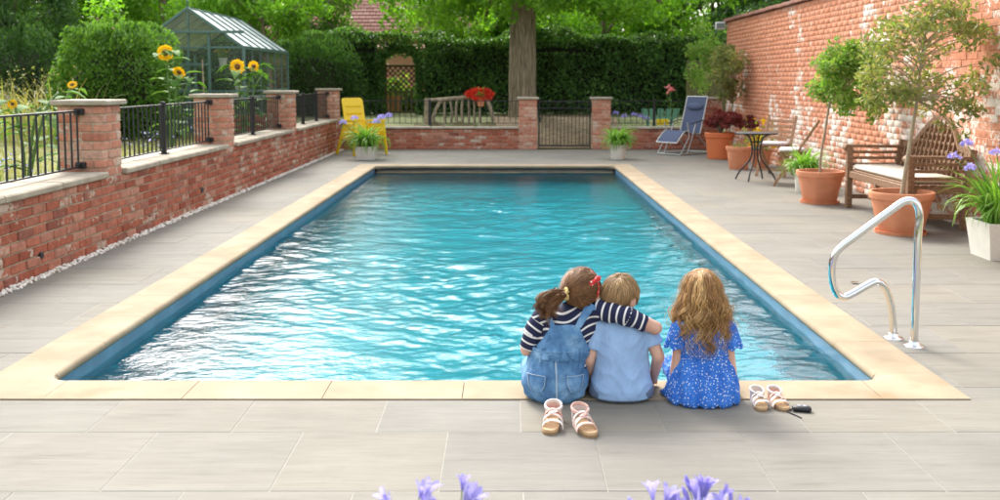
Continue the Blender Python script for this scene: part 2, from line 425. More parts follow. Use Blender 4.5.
X['moss'] = mat('mossy_rock', [(.12, .12, .035), (.20, .16, .08), (.10, .14, .03)], .95, nscale=5, namt=.4, bump=.9, bscale=20, bdist=.03)
X['green_paint'] = mat('pale_green_paint', (.13, .33, .22), .55, namt=.15)
X['white_paint'] = mat('white_paint', (.75, .74, .70), .5, namt=.06)

# ================================================================ the setting
PX0, PX1, PY0, PY1 = -2.21, 1.80, 4.74, 16.87        # clear water opening of the pool
CX0, CX1, CY0, CY1 = -2.52, 2.11, 4.44, 17.17        # outer edge of the coping
WZ = -0.11                                            # water level
LAWN = .5

def ground():
    xs = [-400, -80, -20, -3.66, -3.655, PX0 - .1, PX1 + .1, 4.64, 4.645, 20, 80, 400]
    ys = [-80, -6, 0, PY0 - .1, PY1 + .42, 21.06, 22.2, 23.4, 24.6, 27, 34, 45, 80, 500]
    def z(x, y):
        if x <= -3.66: return LAWN
        if x > 4.64: return -.05 if y < 21.1 else (LAWN if y > 24 else .2)
        if y <= 21.06: return -.06
        return min(LAWN, -.05 + (y - 21.06) / 3.5 * .55)
    V = [(x, y, z(x, y)) for y in ys for x in xs]; n = len(xs); F = []
    for j in range(len(ys) - 1):
        for i in range(n - 1):
            if xs[i] >= PX0 - .11 and xs[i + 1] <= PX1 + .11 and ys[j] >= PY0 - .11 and ys[j + 1] <= PY1 + .43: continue
            F.append((j * n + i, j * n + i + 1, (j + 1) * n + i + 1, (j + 1) * n + i))
    o = link('ground', np_mesh('ground', V, F, X['lawn'])); tag(o, kind='structure'); return o
ground()

def slab_rects():
    out = []
    y0 = 4.025 - .6 * 5
    j = 0
    while y0 < 20.88:
        y1 = min(y0 + .6, 20.885)
        x = .058 + (.3 if j % 2 == 0 else 0) - .6 * 8
        while x < 4.53:
            a, b = max(x, -3.41), min(x + .6, 4.53)
            if b - a > .03:
                if b <= CX0 or a >= CX1 or y1 <= CY0 or y0 >= CY1: out.append((a, b, y0, y1))
                else:
                    if y0 < CY0 - .03: out.append((a, b, y0, CY0))
                    if y1 > CY1 + .03: out.append((a, b, CY1, y1))
                    c0, c1 = max(y0, CY0), min(y1, CY1)
                    if a < CX0 - .03: out.append((a, CX0, c0, c1))
                    if b > CX1 + .03: out.append((CX1, b, c0, c1))
            x += .6
        y0 += .6; j += 1
    return out

def patio():
    V = []; F = []
    def rect(x0, x1, y0, y1):
        b = len(V); V.extend([(x0, y0, -.0016), (x1, y0, -.0016), (x1, y1, -.0016), (x0, y1, -.0016)]); F.append((b, b + 1, b + 2, b + 3))
    rect(-3.46, 4.54, -4, CY0 + .05); rect(-3.46, 4.54, CY1 - .05, 20.89); rect(-3.46, CX0 + .05, CY0 + .05, CY1 - .05); rect(CX1 - .05, 4.54, CY0 + .05, CY1 - .05)
    p = link('patio', np_mesh('patio', V, F, X['grout'])); tag(p, kind='structure')
    cache = {}
    r = random.Random(3)
    for (a, b, c, d) in slab_rects():
        w, h = round(b - a - .0045, 3), round(d - c - .0045, 3); k = (w, h)
        if k not in cache: cache[k] = MB().cbox((0, 0, -.02), (w, h, .04), .0018).mesh('paving_slab', X['slab'])
        link('paving_slab', cache[k], p, ((a + b) / 2, (c + d) / 2, r.uniform(-.0012, .0012)), (r.uniform(-.0012, .0012), r.uniform(-.0012, .0012), 0))
    return p
patio()

def pool():
    x0, x1, y0, y1 = PX0 - .03, PX1 + .03, PY0 - .03, PY1 + .03; zb = -1.3; zm = -.26
    m = MB()
    m.add([(x0, y0, zb), (x1, y0, zb), (x1, y1, zb), (x0, y1, zb)], [(0, 1, 2, 3)])
    base = m.build('pool_basin', X['pool_floor'], None, recalc=False); tag(base, kind='structure')
    w = MB(); w2 = MB()
    def wall(a, b, zt):
        w.add([(*a, zm), (*b, zm), (*b, zt), (*a, zt)], [(0, 1, 2, 3)]); w2.add([(*a, zb), (*b, zb), (*b, zm), (*a, zm)], [(0, 1, 2, 3)])
    wall((x0, y0), (x0, y1), -.045); wall((x1, y1), (x1, y0), -.045); wall((x1, y0), (x0, y0), -.045); wall((x0, y1), (x1, y1), -.16)
    w.build('liner_band', X['liner'], base, recalc=False); w2.build('liner_wall', X['pool_side'], base, recalc=False)
    # cream band at the water line, steps of the sides
    # roller-cover recess at the far end: dark slot, grey slats, tan ledge
    rec = MB(); rec.add([(x0, y1 + .38, -.5), (x1, y1 + .38, -.5), (x1, y1 + .38, -.05), (x0, y1 + .38, -.05)], [(0, 1, 2, 3)])
    rec.add([(x0, y1, -.165), (x1, y1, -.165), (x1, y1 + .38, -.165), (x0, y1 + .38, -.165)], [(0, 1, 2, 3)])
    rec.add([(x0, y1, -.2), (x0, y1 + .38, -.2), (x0, y1 + .38, -.05), (x0, y1, -.05)], [(0, 1, 2, 3)])
    rec.add([(x1, y1, -.2), (x1, y1 + .38, -.2), (x1, y1 + .38, -.05), (x1, y1, -.05)], [(0, 1, 2, 3)])
    rec.build('cover_recess', X['black_plastic'], base, recalc=False)
    MB().cbox(((x0 + x1) / 2, y1 + .035, -.128), (x1 - x0 - .02, .10, .05), .008).build('ledge', mat('ledge_stone', (.42, .32, .17), .7), base)
    MB().tube([(x0 + .02, y1 + .16, -.105), (x1 - .02, y1 + .16, -.105)], .045, 14).build('cover_roller', mat('grey_slats', (.35, .38, .40), .5), base, 40)
    # coping stones: bull-nosed section run along each side
    R_ = .026; ins = .33 - .03
    prof = [(0, -.05), (0, .006)] + [(ins - R_ + R_ * math.sin(a), .006 - R_ + R_ * math.cos(a)) for a in [R(t) for t in (0, 25, 50, 75, 100, 130, 160, 180)]]
    prof = prof[:2] + [(ins * .5, .006)] + prof[2:] 
    def stone(L):
        n = len(prof); vs = [(u, -L / 2, z) for u, z in prof] + [(u, L / 2, z) for u, z in prof]
        return MB().add(vs, [tuple(range(n)), tuple(range(2 * n - 1, n - 1, -1))] + [(i, (i + 1) % n, (i + 1) % n + n, i + n) for i in range(n)]).mesh('coping_stone', X['coping'], 35)
    cl = .40
    def run(a0, a1, fn, step=.6):
        n = max(1, round((a1 - a0) / step)); L = (a1 - a0) / n; me = stone(L - .0035)
        for i in range(n): fn(me, a0 + L * (i + .5))
    run(CY0 + cl, CY1 - cl, lambda me, t: link('coping_stone', me, base, (CX0, t, 0), (0, 0, 0)))
    run(CY0 + cl, CY1 - cl, lambda me, t: link('coping_stone', me, base, (CX1, t, 0), (0, 0, R(180))))
    run(CX0 + cl, CX1 - cl, lambda me, t: link('coping_stone', me, base, (t, CY0, 0), (0, 0, R(90))))
    run(CX0 + cl, CX1 - cl, lambda me, t: link('coping_stone', me, base, (t, CY1, 0), (0, 0, R(-90))))
    # corner stones with a rounded inner corner
    i_ = ins; rr = .10
    def ring(off):       # polyline of the inner boundary offset towards the stone
        arc = [(i_ + rr - (rr + off) * math.cos(a), i_ + rr - (rr + off) * math.sin(a)) for a in [R(90 * k / 8) for k in range(9)]]
        return [(i_ - off, cl)] + arc + [(cl, i_ - off)]
    c = MB(); lev = [(R_, .006), (R_ * .4, .006 - R_ * .2), (0, .006 - R_), (R_ * .3, -.05)]
    vs = []; fs = []; nring = len(ring(0))
    for off, z in lev: vs += [(x, y, z) for x, y in ring(off)]
    for l in range(3):
        for i in range(nring - 1): a = l * nring + i; fs.append((a, a + 1, a + 1 + nring, a + nring))
    b = len(vs); vs += [(0, cl, .006), (0, 0, .006), (cl, 0, .006), (0, cl, -.05), (0, 0, -.05), (cl, 0, -.05)]
    fs.append(tuple(range(nring)) + (b + 2, b + 1, b)); fs += [(b, b + 1, b + 4, b + 3), (b + 1, b + 2, b + 5, b + 4)]
    cm = c.add(vs, fs).mesh('coping_corner', X['coping'], 35)
    for (x, y, a) in ((CX0, CY0, 0), (CX1, CY0, 90), (CX1, CY1, 180), (CX0, CY1, 270)): link('coping_corner', cm, base, (x, y, 0), (0, 0, R(a)))
pool()

def water():
    dx = .017; xs = np.arange(PX0 - .028, PX1 + .029, dx); ys = np.arange(PY0 - .028, PY1 + .029, dx)
    xx, yy = np.meshgrid(xs, ys); h = np.zeros_like(xx); g = np.random.default_rng(11)
    wx = xx + .10 * np.sin(yy * 1.9 + 1) + .07 * np.sin(xx * 2.7 + yy * 1.1); wy = yy + .12 * np.sin(xx * 1.6 + 2) + .06 * np.sin(yy * 3.1 + xx * .7)
    sl2 = 0
    for _ in range(90):
        lam = math.exp(g.uniform(math.log(.085), math.log(.85))); th = g.normal(math.pi / 2, .85)
        k = 2 * math.pi / lam; A = .0011 * lam ** .85 * g.uniform(.5, 1.4); sl2 += (A * k) ** 2 / 2
        ph = (wx * math.cos(th) + wy * math.sin(th)) * k + g.uniform(0, 6.28)
        h += A * (np.sin(ph) + .22 * np.sin(2 * ph + 1))
    # calmer and livelier patches
    env = .75 + .45 * np.sin(xx * 1.3 + .6 * yy + .5) * np.sin(yy * .55 + 1.2)
    h *= WAVE / math.sqrt(sl2) * np.clip(env, .35, 1.3) * (.22 + .78 / (1 + np.exp((yy - 13.2) / .9)))      # sheltered, calmer far end
    V = np.stack([xx, yy, WZ + h], -1).reshape(-1, 3); n = len(xs); r = len(ys)
    idx = np.arange(n * r).reshape(r, n)
    F = np.stack([idx[:-1, :-1], idx[:-1, 1:], idx[1:, 1:], idx[1:, :-1]], -1).reshape(-1, 4)
    o = link('pool_water', np_mesh('pool_water', V, F, X['water'], True)); tag(o, kind='structure')
WAVE = .095
water()

# ---------------------------------------------------------------- brickwork
BR = random.Random(21)
_bcache = {}
def brick_mesh(d, m):
    k = (round(d[0], 3), round(d[1], 3), round(d[2], 3), m.name)
    if k not in _bcache: _bcache[k] = MB().cbox((0, 0, 0), d, .003 if m.name.startswith('flaking') else .007).mesh('brick', m)
    return _bcache[k]

def lay_bricks(parent, bricks, near, limit=290):
    """bricks: (centre, size, material). The ones that show largest become objects, the rest one joined part."""
    bricks = sorted(bricks, key=near); big, rest = bricks[:limit], bricks[limit:]
    for c, d, m in big:
        link('brick', brick_mesh(d, m), parent, (c[0] + BR.uniform(-.003, .003), c[1] + BR.uniform(-.003, .003), c[2]), (BR.uniform(-.012, .012), BR.uniform(-.012, .012), BR.uniform(-.01, .01)))
    by = {}
    for c, d, m in rest: by.setdefault(m.name, (m, []))[1].append((c, d))
    for m, L in by.values():
        V = []; F = []
        tv = None
        for c, d in L:
            t = brick_mesh(d, m); n = len(t.vertices)
            co = np.empty(n * 3, dtype=np.float32); t.vertices.foreach_get('co', co); co = co.reshape(-1, 3)
            b = sum(len(v) for v in V[-1:]) if False else None
            V.append(co + np.array(c) + np.array([BR.uniform(-.003, .003), BR.uniform(-.003, .003), 0]))
        base = 0; me = bpy.data.meshes.new('brickwork'); allv = np.concatenate(V); faces = []
        tmpl = [tuple(p.vertices) for p in brick_mesh(L[0][1], m).polygons]; n = len(V[0])
        quads = np.array([f for f in tmpl if len(f) == 4]); tris = np.array([f for f in tmpl if len(f) == 3])
        offs = (np.arange(len(L)) * n)[:, None, None]
        q = (quads[None] + offs).reshape(-1, 4); t3 = (tris[None] + offs).reshape(-1, 3)
        me.vertices.add(len(allv)); me.vertices.foreach_set('co', allv.astype(np.float32).ravel())
        li = np.concatenate([q.ravel(), t3.ravel()]).astype(np.int32); me.loops.add(len(li)); me.loops.foreach_set('vertex_index', li)
        st = np.concatenate([np.arange(len(q)) * 4, len(q) * 4 + np.arange(len(t3)) * 3]).astype(np.int32)
        me.polygons.add(len(st)); me.polygons.foreach_set('loop_start', st)
        try: me.polygons.foreach_set('loop_total', np.concatenate([np.full(len(q), 4), np.full(len(t3), 3)]).astype(np.int32))
        except Exception: pass
        me.materials.append(m); me.update(calc_edges=True)
        o = link('brickwork', me, parent); o['kind'] = 'stuff'

CAM = Vector((0, 0, 1.45))
def seen_dist(miny):
    def f(b):
        c = Vector(b[0]); return (c - CAM).length + (100 if c.y < miny else 0)
    return f

def run_bricks(axis, face, s0, s1, z0, courses, ch, depth, m, inward, header_every=4, g=.011, rough=.006):
    """a skin of bricks; axis 'y': runs along y with its face at x=face; axis 'x': runs along x with face at y=face"""
    out = []
    for j in range(courses):
        z = z0 + (j + .5) * ch; head = header_every and j % header_every == header_every - 1
        L = .1125 if head else .225; s = s0 - (L / 2 if j % 2 else 0)
        while s < s1 - .01:
            a, b = max(s, s0), min(s + L, s1)
            if b - a > .045:
                ln = b - a - g; c = (a + b) / 2; off = inward * (depth / 2 - BR.uniform(0, rough))
                if axis == 'y': out.append(((face + off, c, z), (depth, ln, ch - g), m))
                else: out.append(((c, face + off, z), (ln, depth, ch - g), m))
            s += L
    return out

def pillar_bricks(x0, y0, w, z0, courses, ch, m):
    out = []; g = .011; t = .1; q = (w - 2 * t)
    for j in range(courses):
        z = z0 + (j + .5) * ch; h = ch - g; ln = w / 2 - g; fl = q - g
        if j % 2 == 0:
            for sx in (w * .25, w * .75):
                out.append(((x0 + sx, y0 + t / 2, z), (ln, t - .004, h), m)); out.append(((x0 + sx, y0 + w - t / 2, z), (ln, t - .004, h), m))
            for xx in (t / 2, w - t / 2): out.append(((x0 + xx, y0 + w / 2, z), (t - .004, fl, h), m))
        else:
            for sy in (w * .25, w * .75):
                out.append(((x0 + t / 2, y0 + sy, z), (t - .004, ln, h), m)); out.append(((x0 + w - t / 2, y0 + sy, z), (t - .004, ln, h), m))
            for yy in (t / 2, w - t / 2): out.append(((x0 + w / 2, y0 + yy, z), (fl, t - .004, h), m))
    return out

def core(parent, boxes, m):
    k = MB()
    for (x0, x1, y0, y1, z0, z1) in boxes: k.box(((x0 + x1) / 2, (y0 + y1) / 2, (z0 + z1) / 2), (x1 - x0, y1 - y0, z1 - z0))
    return k.build('mortar_core', m, parent)

def cap_stones(parent, axis, c, s0, s1, w, z, h=.055, L=.9, name='coping_slab'):
    n = max(1, round((s1 - s0) / L)); d = (s1 - s0) / n
    me = MB().cbox((0, 0, h / 2), (w, d - .004, h), .012).mesh(name, X['stone'])
    for i in range(n):
        t = s0 + d * (i + .5)
        link(name, me, parent, (c, t, z + BR.uniform(-.002, .002)) if axis == 'y' else (t, c, z + BR.uniform(-.002, .002)), (0, 0, 0 if axis == 'y' else R(90)))

# left garden wall with its four pillars
PILL = [8.6, 12.35, 16.1, 20.46]
lw = thing('garden_wall', 'low red brick wall with four pillars running beside the pool, carrying railings', 'wall', (0, 0, 0))
bl = run_bricks('y', -3.47, 5.0, 20.88, 0, 8, .076, .1, X['brick'], -1, 0, .014)
for py in PILL: bl += [((c[0], c[1], c[2]), d, m) for c, d, m in pillar_bricks(-3.87, py, .4, .608, 8, .078, X['brick_pillar'])]
lay_bricks(lw, bl, seen_dist(6.7))
core(lw, [(-3.86, -3.482, 5.0, 20.89, -.06, .602)] + [(-3.86, -3.482, p + .012, p + .388, .6, 1.228) for p in PILL], X['mortar'])
segs = [(5.0, PILL[0])] + [(PILL[i] + .4, PILL[i + 1]) for i in range(3)]
for a, b in segs: cap_stones(lw, 'y', -3.66, a + .004, b - .004, .46, .606)
for p in PILL:
    MB().cbox((-3.67, p + .2, 1.255), (.485, .485, .046), .010).build('pillar_cap', X['stone'], lw)
MB().cbox((-3.468, 7.36, .15), (.02, .05, .05), .004).build('air_vent', X['black_plastic'], lw)
MB().cbox((-3.468, 11.3, .20), (.02, .10, .05), .004).build('air_vent', X['black_plastic'], lw)

# far walls either side of the gate
bw = thing('garden_wall', 'low red brick wall with one pillar behind the yellow chair', 'wall', (0, 0, 0))
b2 = run_bricks('x', 20.90, -3.47, .25, 0, 6, .071, .1, X['brick'], 1, 0) + pillar_bricks(.25, 20.89, .38, 0, 14, .0745, X['brick_pillar'])
lay_bricks(bw, b2, seen_dist(0)); core(bw, [(-3.47, .26, 20.912, 21.24, -.06, .42), (.262, .618, 20.902, 21.258, -.02, 1.04)], X['mortar'])
cap_stones(bw, 'x', 21.07, -3.43, .246, .42, .428, .045)
MB().cbox((.44, 21.08, 1.068), (.46, .46, .05), .012).build('pillar_cap', X['stone'], bw)
bw2 = thing('garden_wall', 'short red brick wall with two pillars behind the blue recliner', 'wall', (0, 0, 0))
b3 = run_bricks('x', 20.90, 2.17, 4.03, 0, 6, .071, .1, X['brick'], 1, 0) + pillar_bricks(1.79, 20.89, .38, 0, 14, .0745, X['brick_pillar']) + pillar_bricks(4.03, 20.87, .46, 0, 14, .0745, X['brick'])
lay_bricks(bw2, b3, seen_dist(0)); core(bw2, [(2.16, 4.04, 20.912, 21.24, -.06, .42), (1.802, 2.158, 20.902, 21.258, -.02, 1.04), (4.042, 4.478, 20.882, 21.318, -.02, 1.04)], X['mortar'])
cap_stones(bw2, 'x', 21.07, 2.174, 4.026, .42, .428, .045)
MB().cbox((1.98, 21.08, 1.068), (.46, .46, .05), .012).build('pillar_cap', X['stone'], bw2)
MB().cbox((4.26, 21.10, 1.068), (.50, .52, .05), .012).build('pillar_cap', X['stone'], bw2)

# tall boundary wall on the right
rw = thing('boundary_wall', 'tall orange brick boundary wall with flaking whitewash behind bench and potted trees', 'wall', (0, 0, 0))
b4 = run_bricks('y', 4.55, 5.0, 20.86, 0, 35, .075, .1, X['brick_wall'], 1, 4, .005, .002)
lay_bricks(rw, b4, seen_dist(9.0)); core(rw, [(4.5535, 4.87, 5.0, 20.86, -.06, 2.63)], X['mortar_wall'])
b = MB().cbox((0, 0, .03), (.42, .24, .06), .008).mesh('capping_tile', X['rooftile'])
y = 5.0
while y < 20.8:
    link('capping_tile', b, rw, (4.70, y + .122, 2.635 + BR.uniform(-.004, .004)), (BR.uniform(-.01, .01), BR.uniform(.04, .08), BR.uniform(-.015, .015))); y += .246

# white pebbles along the foot of the left wall
def pebbles():
    n = 2600; g = np.random.default_rng(5)
    t = (1 + 5 ** .5) / 2
    iv = np.array([(-1, t, 0), (1, t, 0), (-1, -t, 0), (1, -t, 0), (0, -1, t), (0, 1, t), (0, -1, -t), (0, 1, -t), (t, 0, -1), (t, 0, 1), (-t, 0, -1), (-t, 0, 1)]) / 1.9
    it = np.array([(0, 11, 5), (0, 5, 1), (0, 1, 7), (0, 7, 10), (0, 10, 11), (1, 5, 9), (5, 11, 4), (11, 10, 2), (10, 7, 6), (7, 1, 8), (3, 9, 4), (3, 4, 2), (3, 2, 6), (3, 6, 8), (3, 8, 9), (4, 9, 5), (2, 4, 11), (6, 2, 10), (8, 6, 7), (9, 8, 1)])
    y = 5 + 15.8 * g.random(n) ** 1.15; x = -3.465 + .07 * g.random(n) ** 1.2; s = g.uniform(.008, .019, n); z = s * .4 + .012 * g.random(n) - .004
    sc = s[:, None] * g.uniform(.7, 1.3, (n, 3)) * np.array([1, 1, .7])
    V = (iv[None] * sc[:, None, :]) + np.stack([x, y, z], -1)[:, None, :]; F = it[None] + (np.arange(n) * 12)[:, None, None]
    o = link('pebbles', np_mesh('pebbles', V.reshape(-1, 3), F.reshape(-1, 3), X['pebble'], True))
    tag(o, 'white pebbles along the foot of the low brick wall', 'pebbles', kind='stuff')
pebbles()

# ---------------------------------------------------------------- railings and gate
def railing(axis, fixed, s0, s1, zb, zt, posts, label, step=.12, bar=.0075, brackets=None, rail=.012):
    mid = (s0 + s1) / 2
    t = thing('iron_railing', label, 'railing', (fixed, mid, zb - .04) if axis == 'y' else (mid, fixed, zb - .04), 0 if axis == 'y' else R(-90), 'black iron railings on the garden walls')
    L = s1 - s0; H = zt - zb; o = .04
    MB().cbox((0, 0, o + H), (rail * 2, L, rail * 1.4), .003).build('top_rail', X['iron'], t)
    MB().cbox((0, 0, o), (rail * 2, L, rail * 1.2), .003).build('bottom_rail', X['iron'], t)
    me = MB().tube([(0, 0, o), (0, 0, o + H)], bar, 6).mesh('bar', X['iron'], 40)
    n = int(L / step)
    for i in range(n):
        y = -L / 2 + L * (i + .5) / n
        link('bar', me, t, (0, y, 0))
    for p in posts:
        MB().cbox((0, p - mid if axis == 'y' else p - mid, o / 2 + H / 2 + .008), (.05, .05, H + o + .055), .006).build('post', X['iron'], t)
        MB().cbox((0, p - mid, .004), (.09, .09, .012), .003).build('foot_plate', X['iron'], t)
    for sgn in (brackets or ()):
        for z in (o + .012, o + H - .006):
            MB().cbox((.0, sgn * (L / 2 - .015), z), (.085, .05, .055), .008).build('bracket', X['iron'], t)
lab = ['black iron railing at the near end of the low wall', 'black iron railing between the first and second wall pillars below the sunflowers', 'black iron railing between the second and third wall pillars', 'black iron railing between the third and last wall pillars']
for i, (a, b) in enumerate(segs):
    railing('y', -3.67, a + .03, b - .004, .705, 1.185, [(a + b) / 2] if i != 3 else [a + (b - a) * .38, a + (b - a) * .7], lab[i], brackets=(1,) if i == 0 else (1, -1), bar=.0085)
railing('x', 21.07, -3.42, .245, .545, 1.01, [-1.62], 'thin black iron railing on the far wall behind the yellow chair', bar=.006, rail=.010)
railing('x', 21.07, 2.175, 4.025, .545, 1.01, [3.1], 'thin black iron railing on the far wall behind the blue recliner', bar=.006, rail=.010)

gt = thing('iron_gate', 'black iron gate with fine bars between two brick pillars', 'gate', (1.21, 21.07, 0))
gw = 1.10
for z, h in ((.07, .03), (.86, .018), (1.0, .022)): MB().cbox((0, 0, z), (gw, .024, h), .003).build('rail', X['iron'], gt)
for x in (-gw / 2 + .015, gw / 2 - .015): MB().cbox((x, 0, .53), (.03, .03, 1.0), .004).build('stile', X['iron'], gt)
me = MB().tube([(0, 0, .07), (0, 0, .86)], .007, 6).mesh('bar', X['iron'], 40)
for i in range(13): link('bar', me, gt, (-gw / 2 + gw * (i + 1) / 14, 0, 0))
for i in range(7):
    x = -gw / 2 + gw * (i + .5) / 7
    MB().tube(catmull([(x - .07, 0, .865), (x - .03, 0, .90), (x + .0, 0, .96), (x + .06, 0, .995), (x + .075, 0, .965), (x + .05, 0, .945)], 5), .007, 6).build('scroll', X['iron'], gt, 60)
MB().cbox((-gw / 2 + .03, -.03, .62), (.05, .02, .10), .004).build('latch', X['iron'], gt)

V = [(.1, 21.3, .002), (2.3, 21.3, .002), (2.5, 22.2, .145), (-.1, 22.2, .145), (2.6, 23.4, .333), (-.3, 23.4, .333), (2.7, 24.6, .51), (-.4, 24.6, .51), (2.7, 27.4, .51), (-.4, 27.4, .51)]
o = link('path', np_mesh('path', V, [(0, 1, 2, 3), (3, 2, 4, 5), (5, 4, 6, 7), (7, 6, 8, 9)], X['litter_ground'])); tag(o, kind='structure')

# ================================================================ foliage
def leaf_tris(P, size, g, aspect=.5, drop=0.0, N=None, nb=0.0):
    """two folded triangles for each point"""
    P = np.asarray(P, dtype=np.float64); n = len(P)
    a = g.normal(size=(n, 3)); a[:, 2] -= drop; a /= np.linalg.norm(a, axis=1, keepdims=True)
    b = g.normal(size=(n, 3))
    if N is not None: b = np.cross(a, N * nb + b * (1 - nb))
    else: b = np.cross(a, b)
    b /= np.linalg.norm(b, axis=1, keepdims=True) + 1e-9
    c = np.cross(a, b); s = (size * g.uniform(.65, 1.3, n))[:, None]
    w = s * aspect * .5
    V = np.stack([P - a * s * .5, P + b * w + c * s * .12 - a * s * .05, P + a * s * .5, P - b * w + c * s * .12 - a * s * .05], 1).reshape(-1, 3)
    i = (np.arange(n) * 4)[:, None]
    F = np.concatenate([i + np.array([[0, 1, 2]]), i + np.array([[0, 2, 3]])], 1).reshape(-1, 3)
    return V, F

def leaf_obj(name, P, size, m, parent, seed=1, **k):
    V, F = leaf_tris(P, size, np.random.default_rng(seed), **k)
    o = link(name, np_mesh(name, V, F, m), parent)
    if name == 'flowers': o['kind'] = 'stuff'
    return o

def clump_points(centres, radii, per, g, flat=.8):
    out = []
    for c, r, n in zip(centres, radii, per):
        d = g.normal(size=(n, 3)); d /= np.linalg.norm(d, axis=1, keepdims=True)
        rr = r * g.random(n) ** .45; p = d * rr[:, None]; p[:, 2] *= flat
        out.append(np.asarray(c) + p)
    return np.concatenate(out)

def crown_clumps(c, rad, n, g, rmin=.4, rmax=.9, shell=.35):
    d = g.normal(size=(n, 3)); d /= np.linalg.norm(d, axis=1, keepdims=True)
    rr = (shell + (1 - shell) * g.random(n) ** .5)
    return np.asarray(c) + d * rr[:, None] * np.asarray(rad), g.uniform(rmin, rmax, n)

def tree(name, label, loc, h, tr, c, rad, nclump, nleaf, lsize, m, seed, group=None, bark='bark', cr=(.4, .9), limbs=10, bend=.1, flat=.75, extra=None, cat='tree', flare=1.5, tap=1.0):
    g = np.random.default_rng(seed); t = thing(name, label, cat, loc, 0, group)
    ce, ra = crown_clumps(c, rad, nclump, g, *cr)
    if extra is not None: ce = np.concatenate([ce, extra[0]]); ra = np.concatenate([ra, extra[1]])
    mb = MB(); top = Vector((c[0], c[1], c[2] + rad[2] * .3)); k = 8
    pts = [Vector((0, 0, -.05)).lerp(top, i / k) + Vector((bend * tr * 2 * math.sin(i * 1.1 + seed), bend * tr * 2 * math.cos(i * .9 + seed), 0)) * (i > 0) for i in range(k + 1)]
    pts = catmull(pts, 3); n = len(pts)
    rr = [tr * (1 - .75 * (i / n) ** tap) * (1 + (flare - 1) * max(0, 1 - i / 2.2) ** 1.5) for i in range(n)]
    mb.tube(pts, rr, 14)
    o = mb.build('trunk', X[bark], t, 60)
    lm = MB(); order = g.permutation(len(ce))[:limbs]
    for j in order:
        e = Vector(ce[j]); zf = max(c[2] - rad[2] * .9, h * .25); f = g.uniform(.45, .95); s = pts[int(f * (n - 1))]
        midp = s.lerp(e, .5) + Vector((0, 0, .12 * (e - s).length)); q = catmull([s, midp, e], 4)
        r0 = rr[int(f * (n - 1))] * .55; lm.tube(q, [r0 * (1 - .8 * i / len(q)) for i in range(len(q))], 6)
    if limbs: lm.build('limb', X[bark], t, 60)
    w = ra ** 2; per = np.maximum((w / w.sum() * nleaf).astype(int), 8)
    leaf_obj('crown', clump_points(ce, ra, per, g, flat), lsize, m, t, seed, aspect=.55)
    return t

# ---- background: the big tree, hedge, trees beyond
g = np.random.default_rng(3)
sk = np.stack([g.uniform(-9.5, 5.0, 95), g.uniform(-3.2, 2.6, 95), g.uniform(2.45, 3.7, 95)], -1)
sk = sk[(np.hypot(sk[:, 0], sk[:, 1]) > 1.1)]
sk[:, 2] += np.clip(-.10 * (sk[:, 0] + 2.0) * 0, 0, 1)
tree('shade_tree', 'large tree with thick ridged trunk and spreading fresh green branches behind the railings', (.41, 25.5, .5), 9, .36, (-.05, 0, 5.6), (5.4, 3.8, 3.0), 110, 52000, .15, X['oak'], 4, cr=(.45, 1.0), limbs=26, bend=.02, tap=2.2, extra=(sk, g.uniform(.28, .6, len(sk))), flare=1.12)

def hedge():
    g = np.random.default_rng(8); t = thing('hedge', 'dark clipped evergreen hedge with an arched opening behind the railings', 'hedge', (0, 28, .5))
    x0, x1, H, D = -9.5, 8.0, 2.15, 1.0; gx0, gx1, gz = -3.44, -2.50, 1.78
    def bumpy(x, z): return .10 * np.sin(x * 2.1 + z * 1.7) + .07 * np.sin(x * 5.3 + 2 * z) + .05 * np.sin(z * 6 + x)
    n = 30000; x = g.uniform(x0, x1, n); z = H * g.random(n); y = -D / 2 + bumpy(x, z) + g.exponential(.09, n)
    z2 = z + .12 * np.sin(x * 1.2) * (z > H * .8)
    P1 = np.stack([x, y, z2], -1)
    hole = (x > gx0 + .07 * np.sin(z * 9) + g.normal(0, .05, n)) & (x < gx1 + .07 * np.sin(z * 7) + g.normal(0, .05, n)) & (z < gz - .30 * np.abs((x + 2.97) / .47) ** 3 + .08 * np.sin(x * 23) + g.normal(0, .06, n))
    P1 = P1[~hole]
    n = 11000; x = g.uniform(x0, x1, n); y = g.uniform(-D / 2, D / 2, n); z = H + .12 * np.sin(x * 1.2) + bumpy(x, y) - g.exponential(.07, n) + .05
    P2 = np.stack([x, y, z], -1)
    n = 3500; y = g.uniform(-D / 2, D / 2, n); z = g.uniform(0, gz, n); sd = g.random(n) < .5; x = np.where(sd, gx0 - g.exponential(.06, n), gx1 + g.exponential(.06, n))
    P3 = np.stack([x, y, z], -1)
    n = 1500; x = g.uniform(gx0, gx1, n); y = g.uniform(-D / 2, D / 2, n); z = gz - .25 * np.abs((x + 2.97) / .47) ** 3 + g.normal(.06, .09, n); P4 = np.stack([x, y, z], -1)
    leaf_obj('foliage', np.concatenate([P1, P2, P3, P4]), .105, X['hedge'], t, 9, aspect=.55)
    k = MB(); dk = mat('hedge_light_block', (.02, .022, .012), 1.0, namt=.3)  # solid dark boxes added inside the leaves to block light
    k.box(((x0 + gx0) / 2 - .1, .12, H / 2 - .05), (gx0 - x0 - .25, D - .35, H - .2)); k.box(((x1 + gx1) / 2 + .1, .12, H / 2 - .05), (x1 - gx1 - .25, D - .35, H - .2))
    k.build('dark_core', dk, t)
hedge()

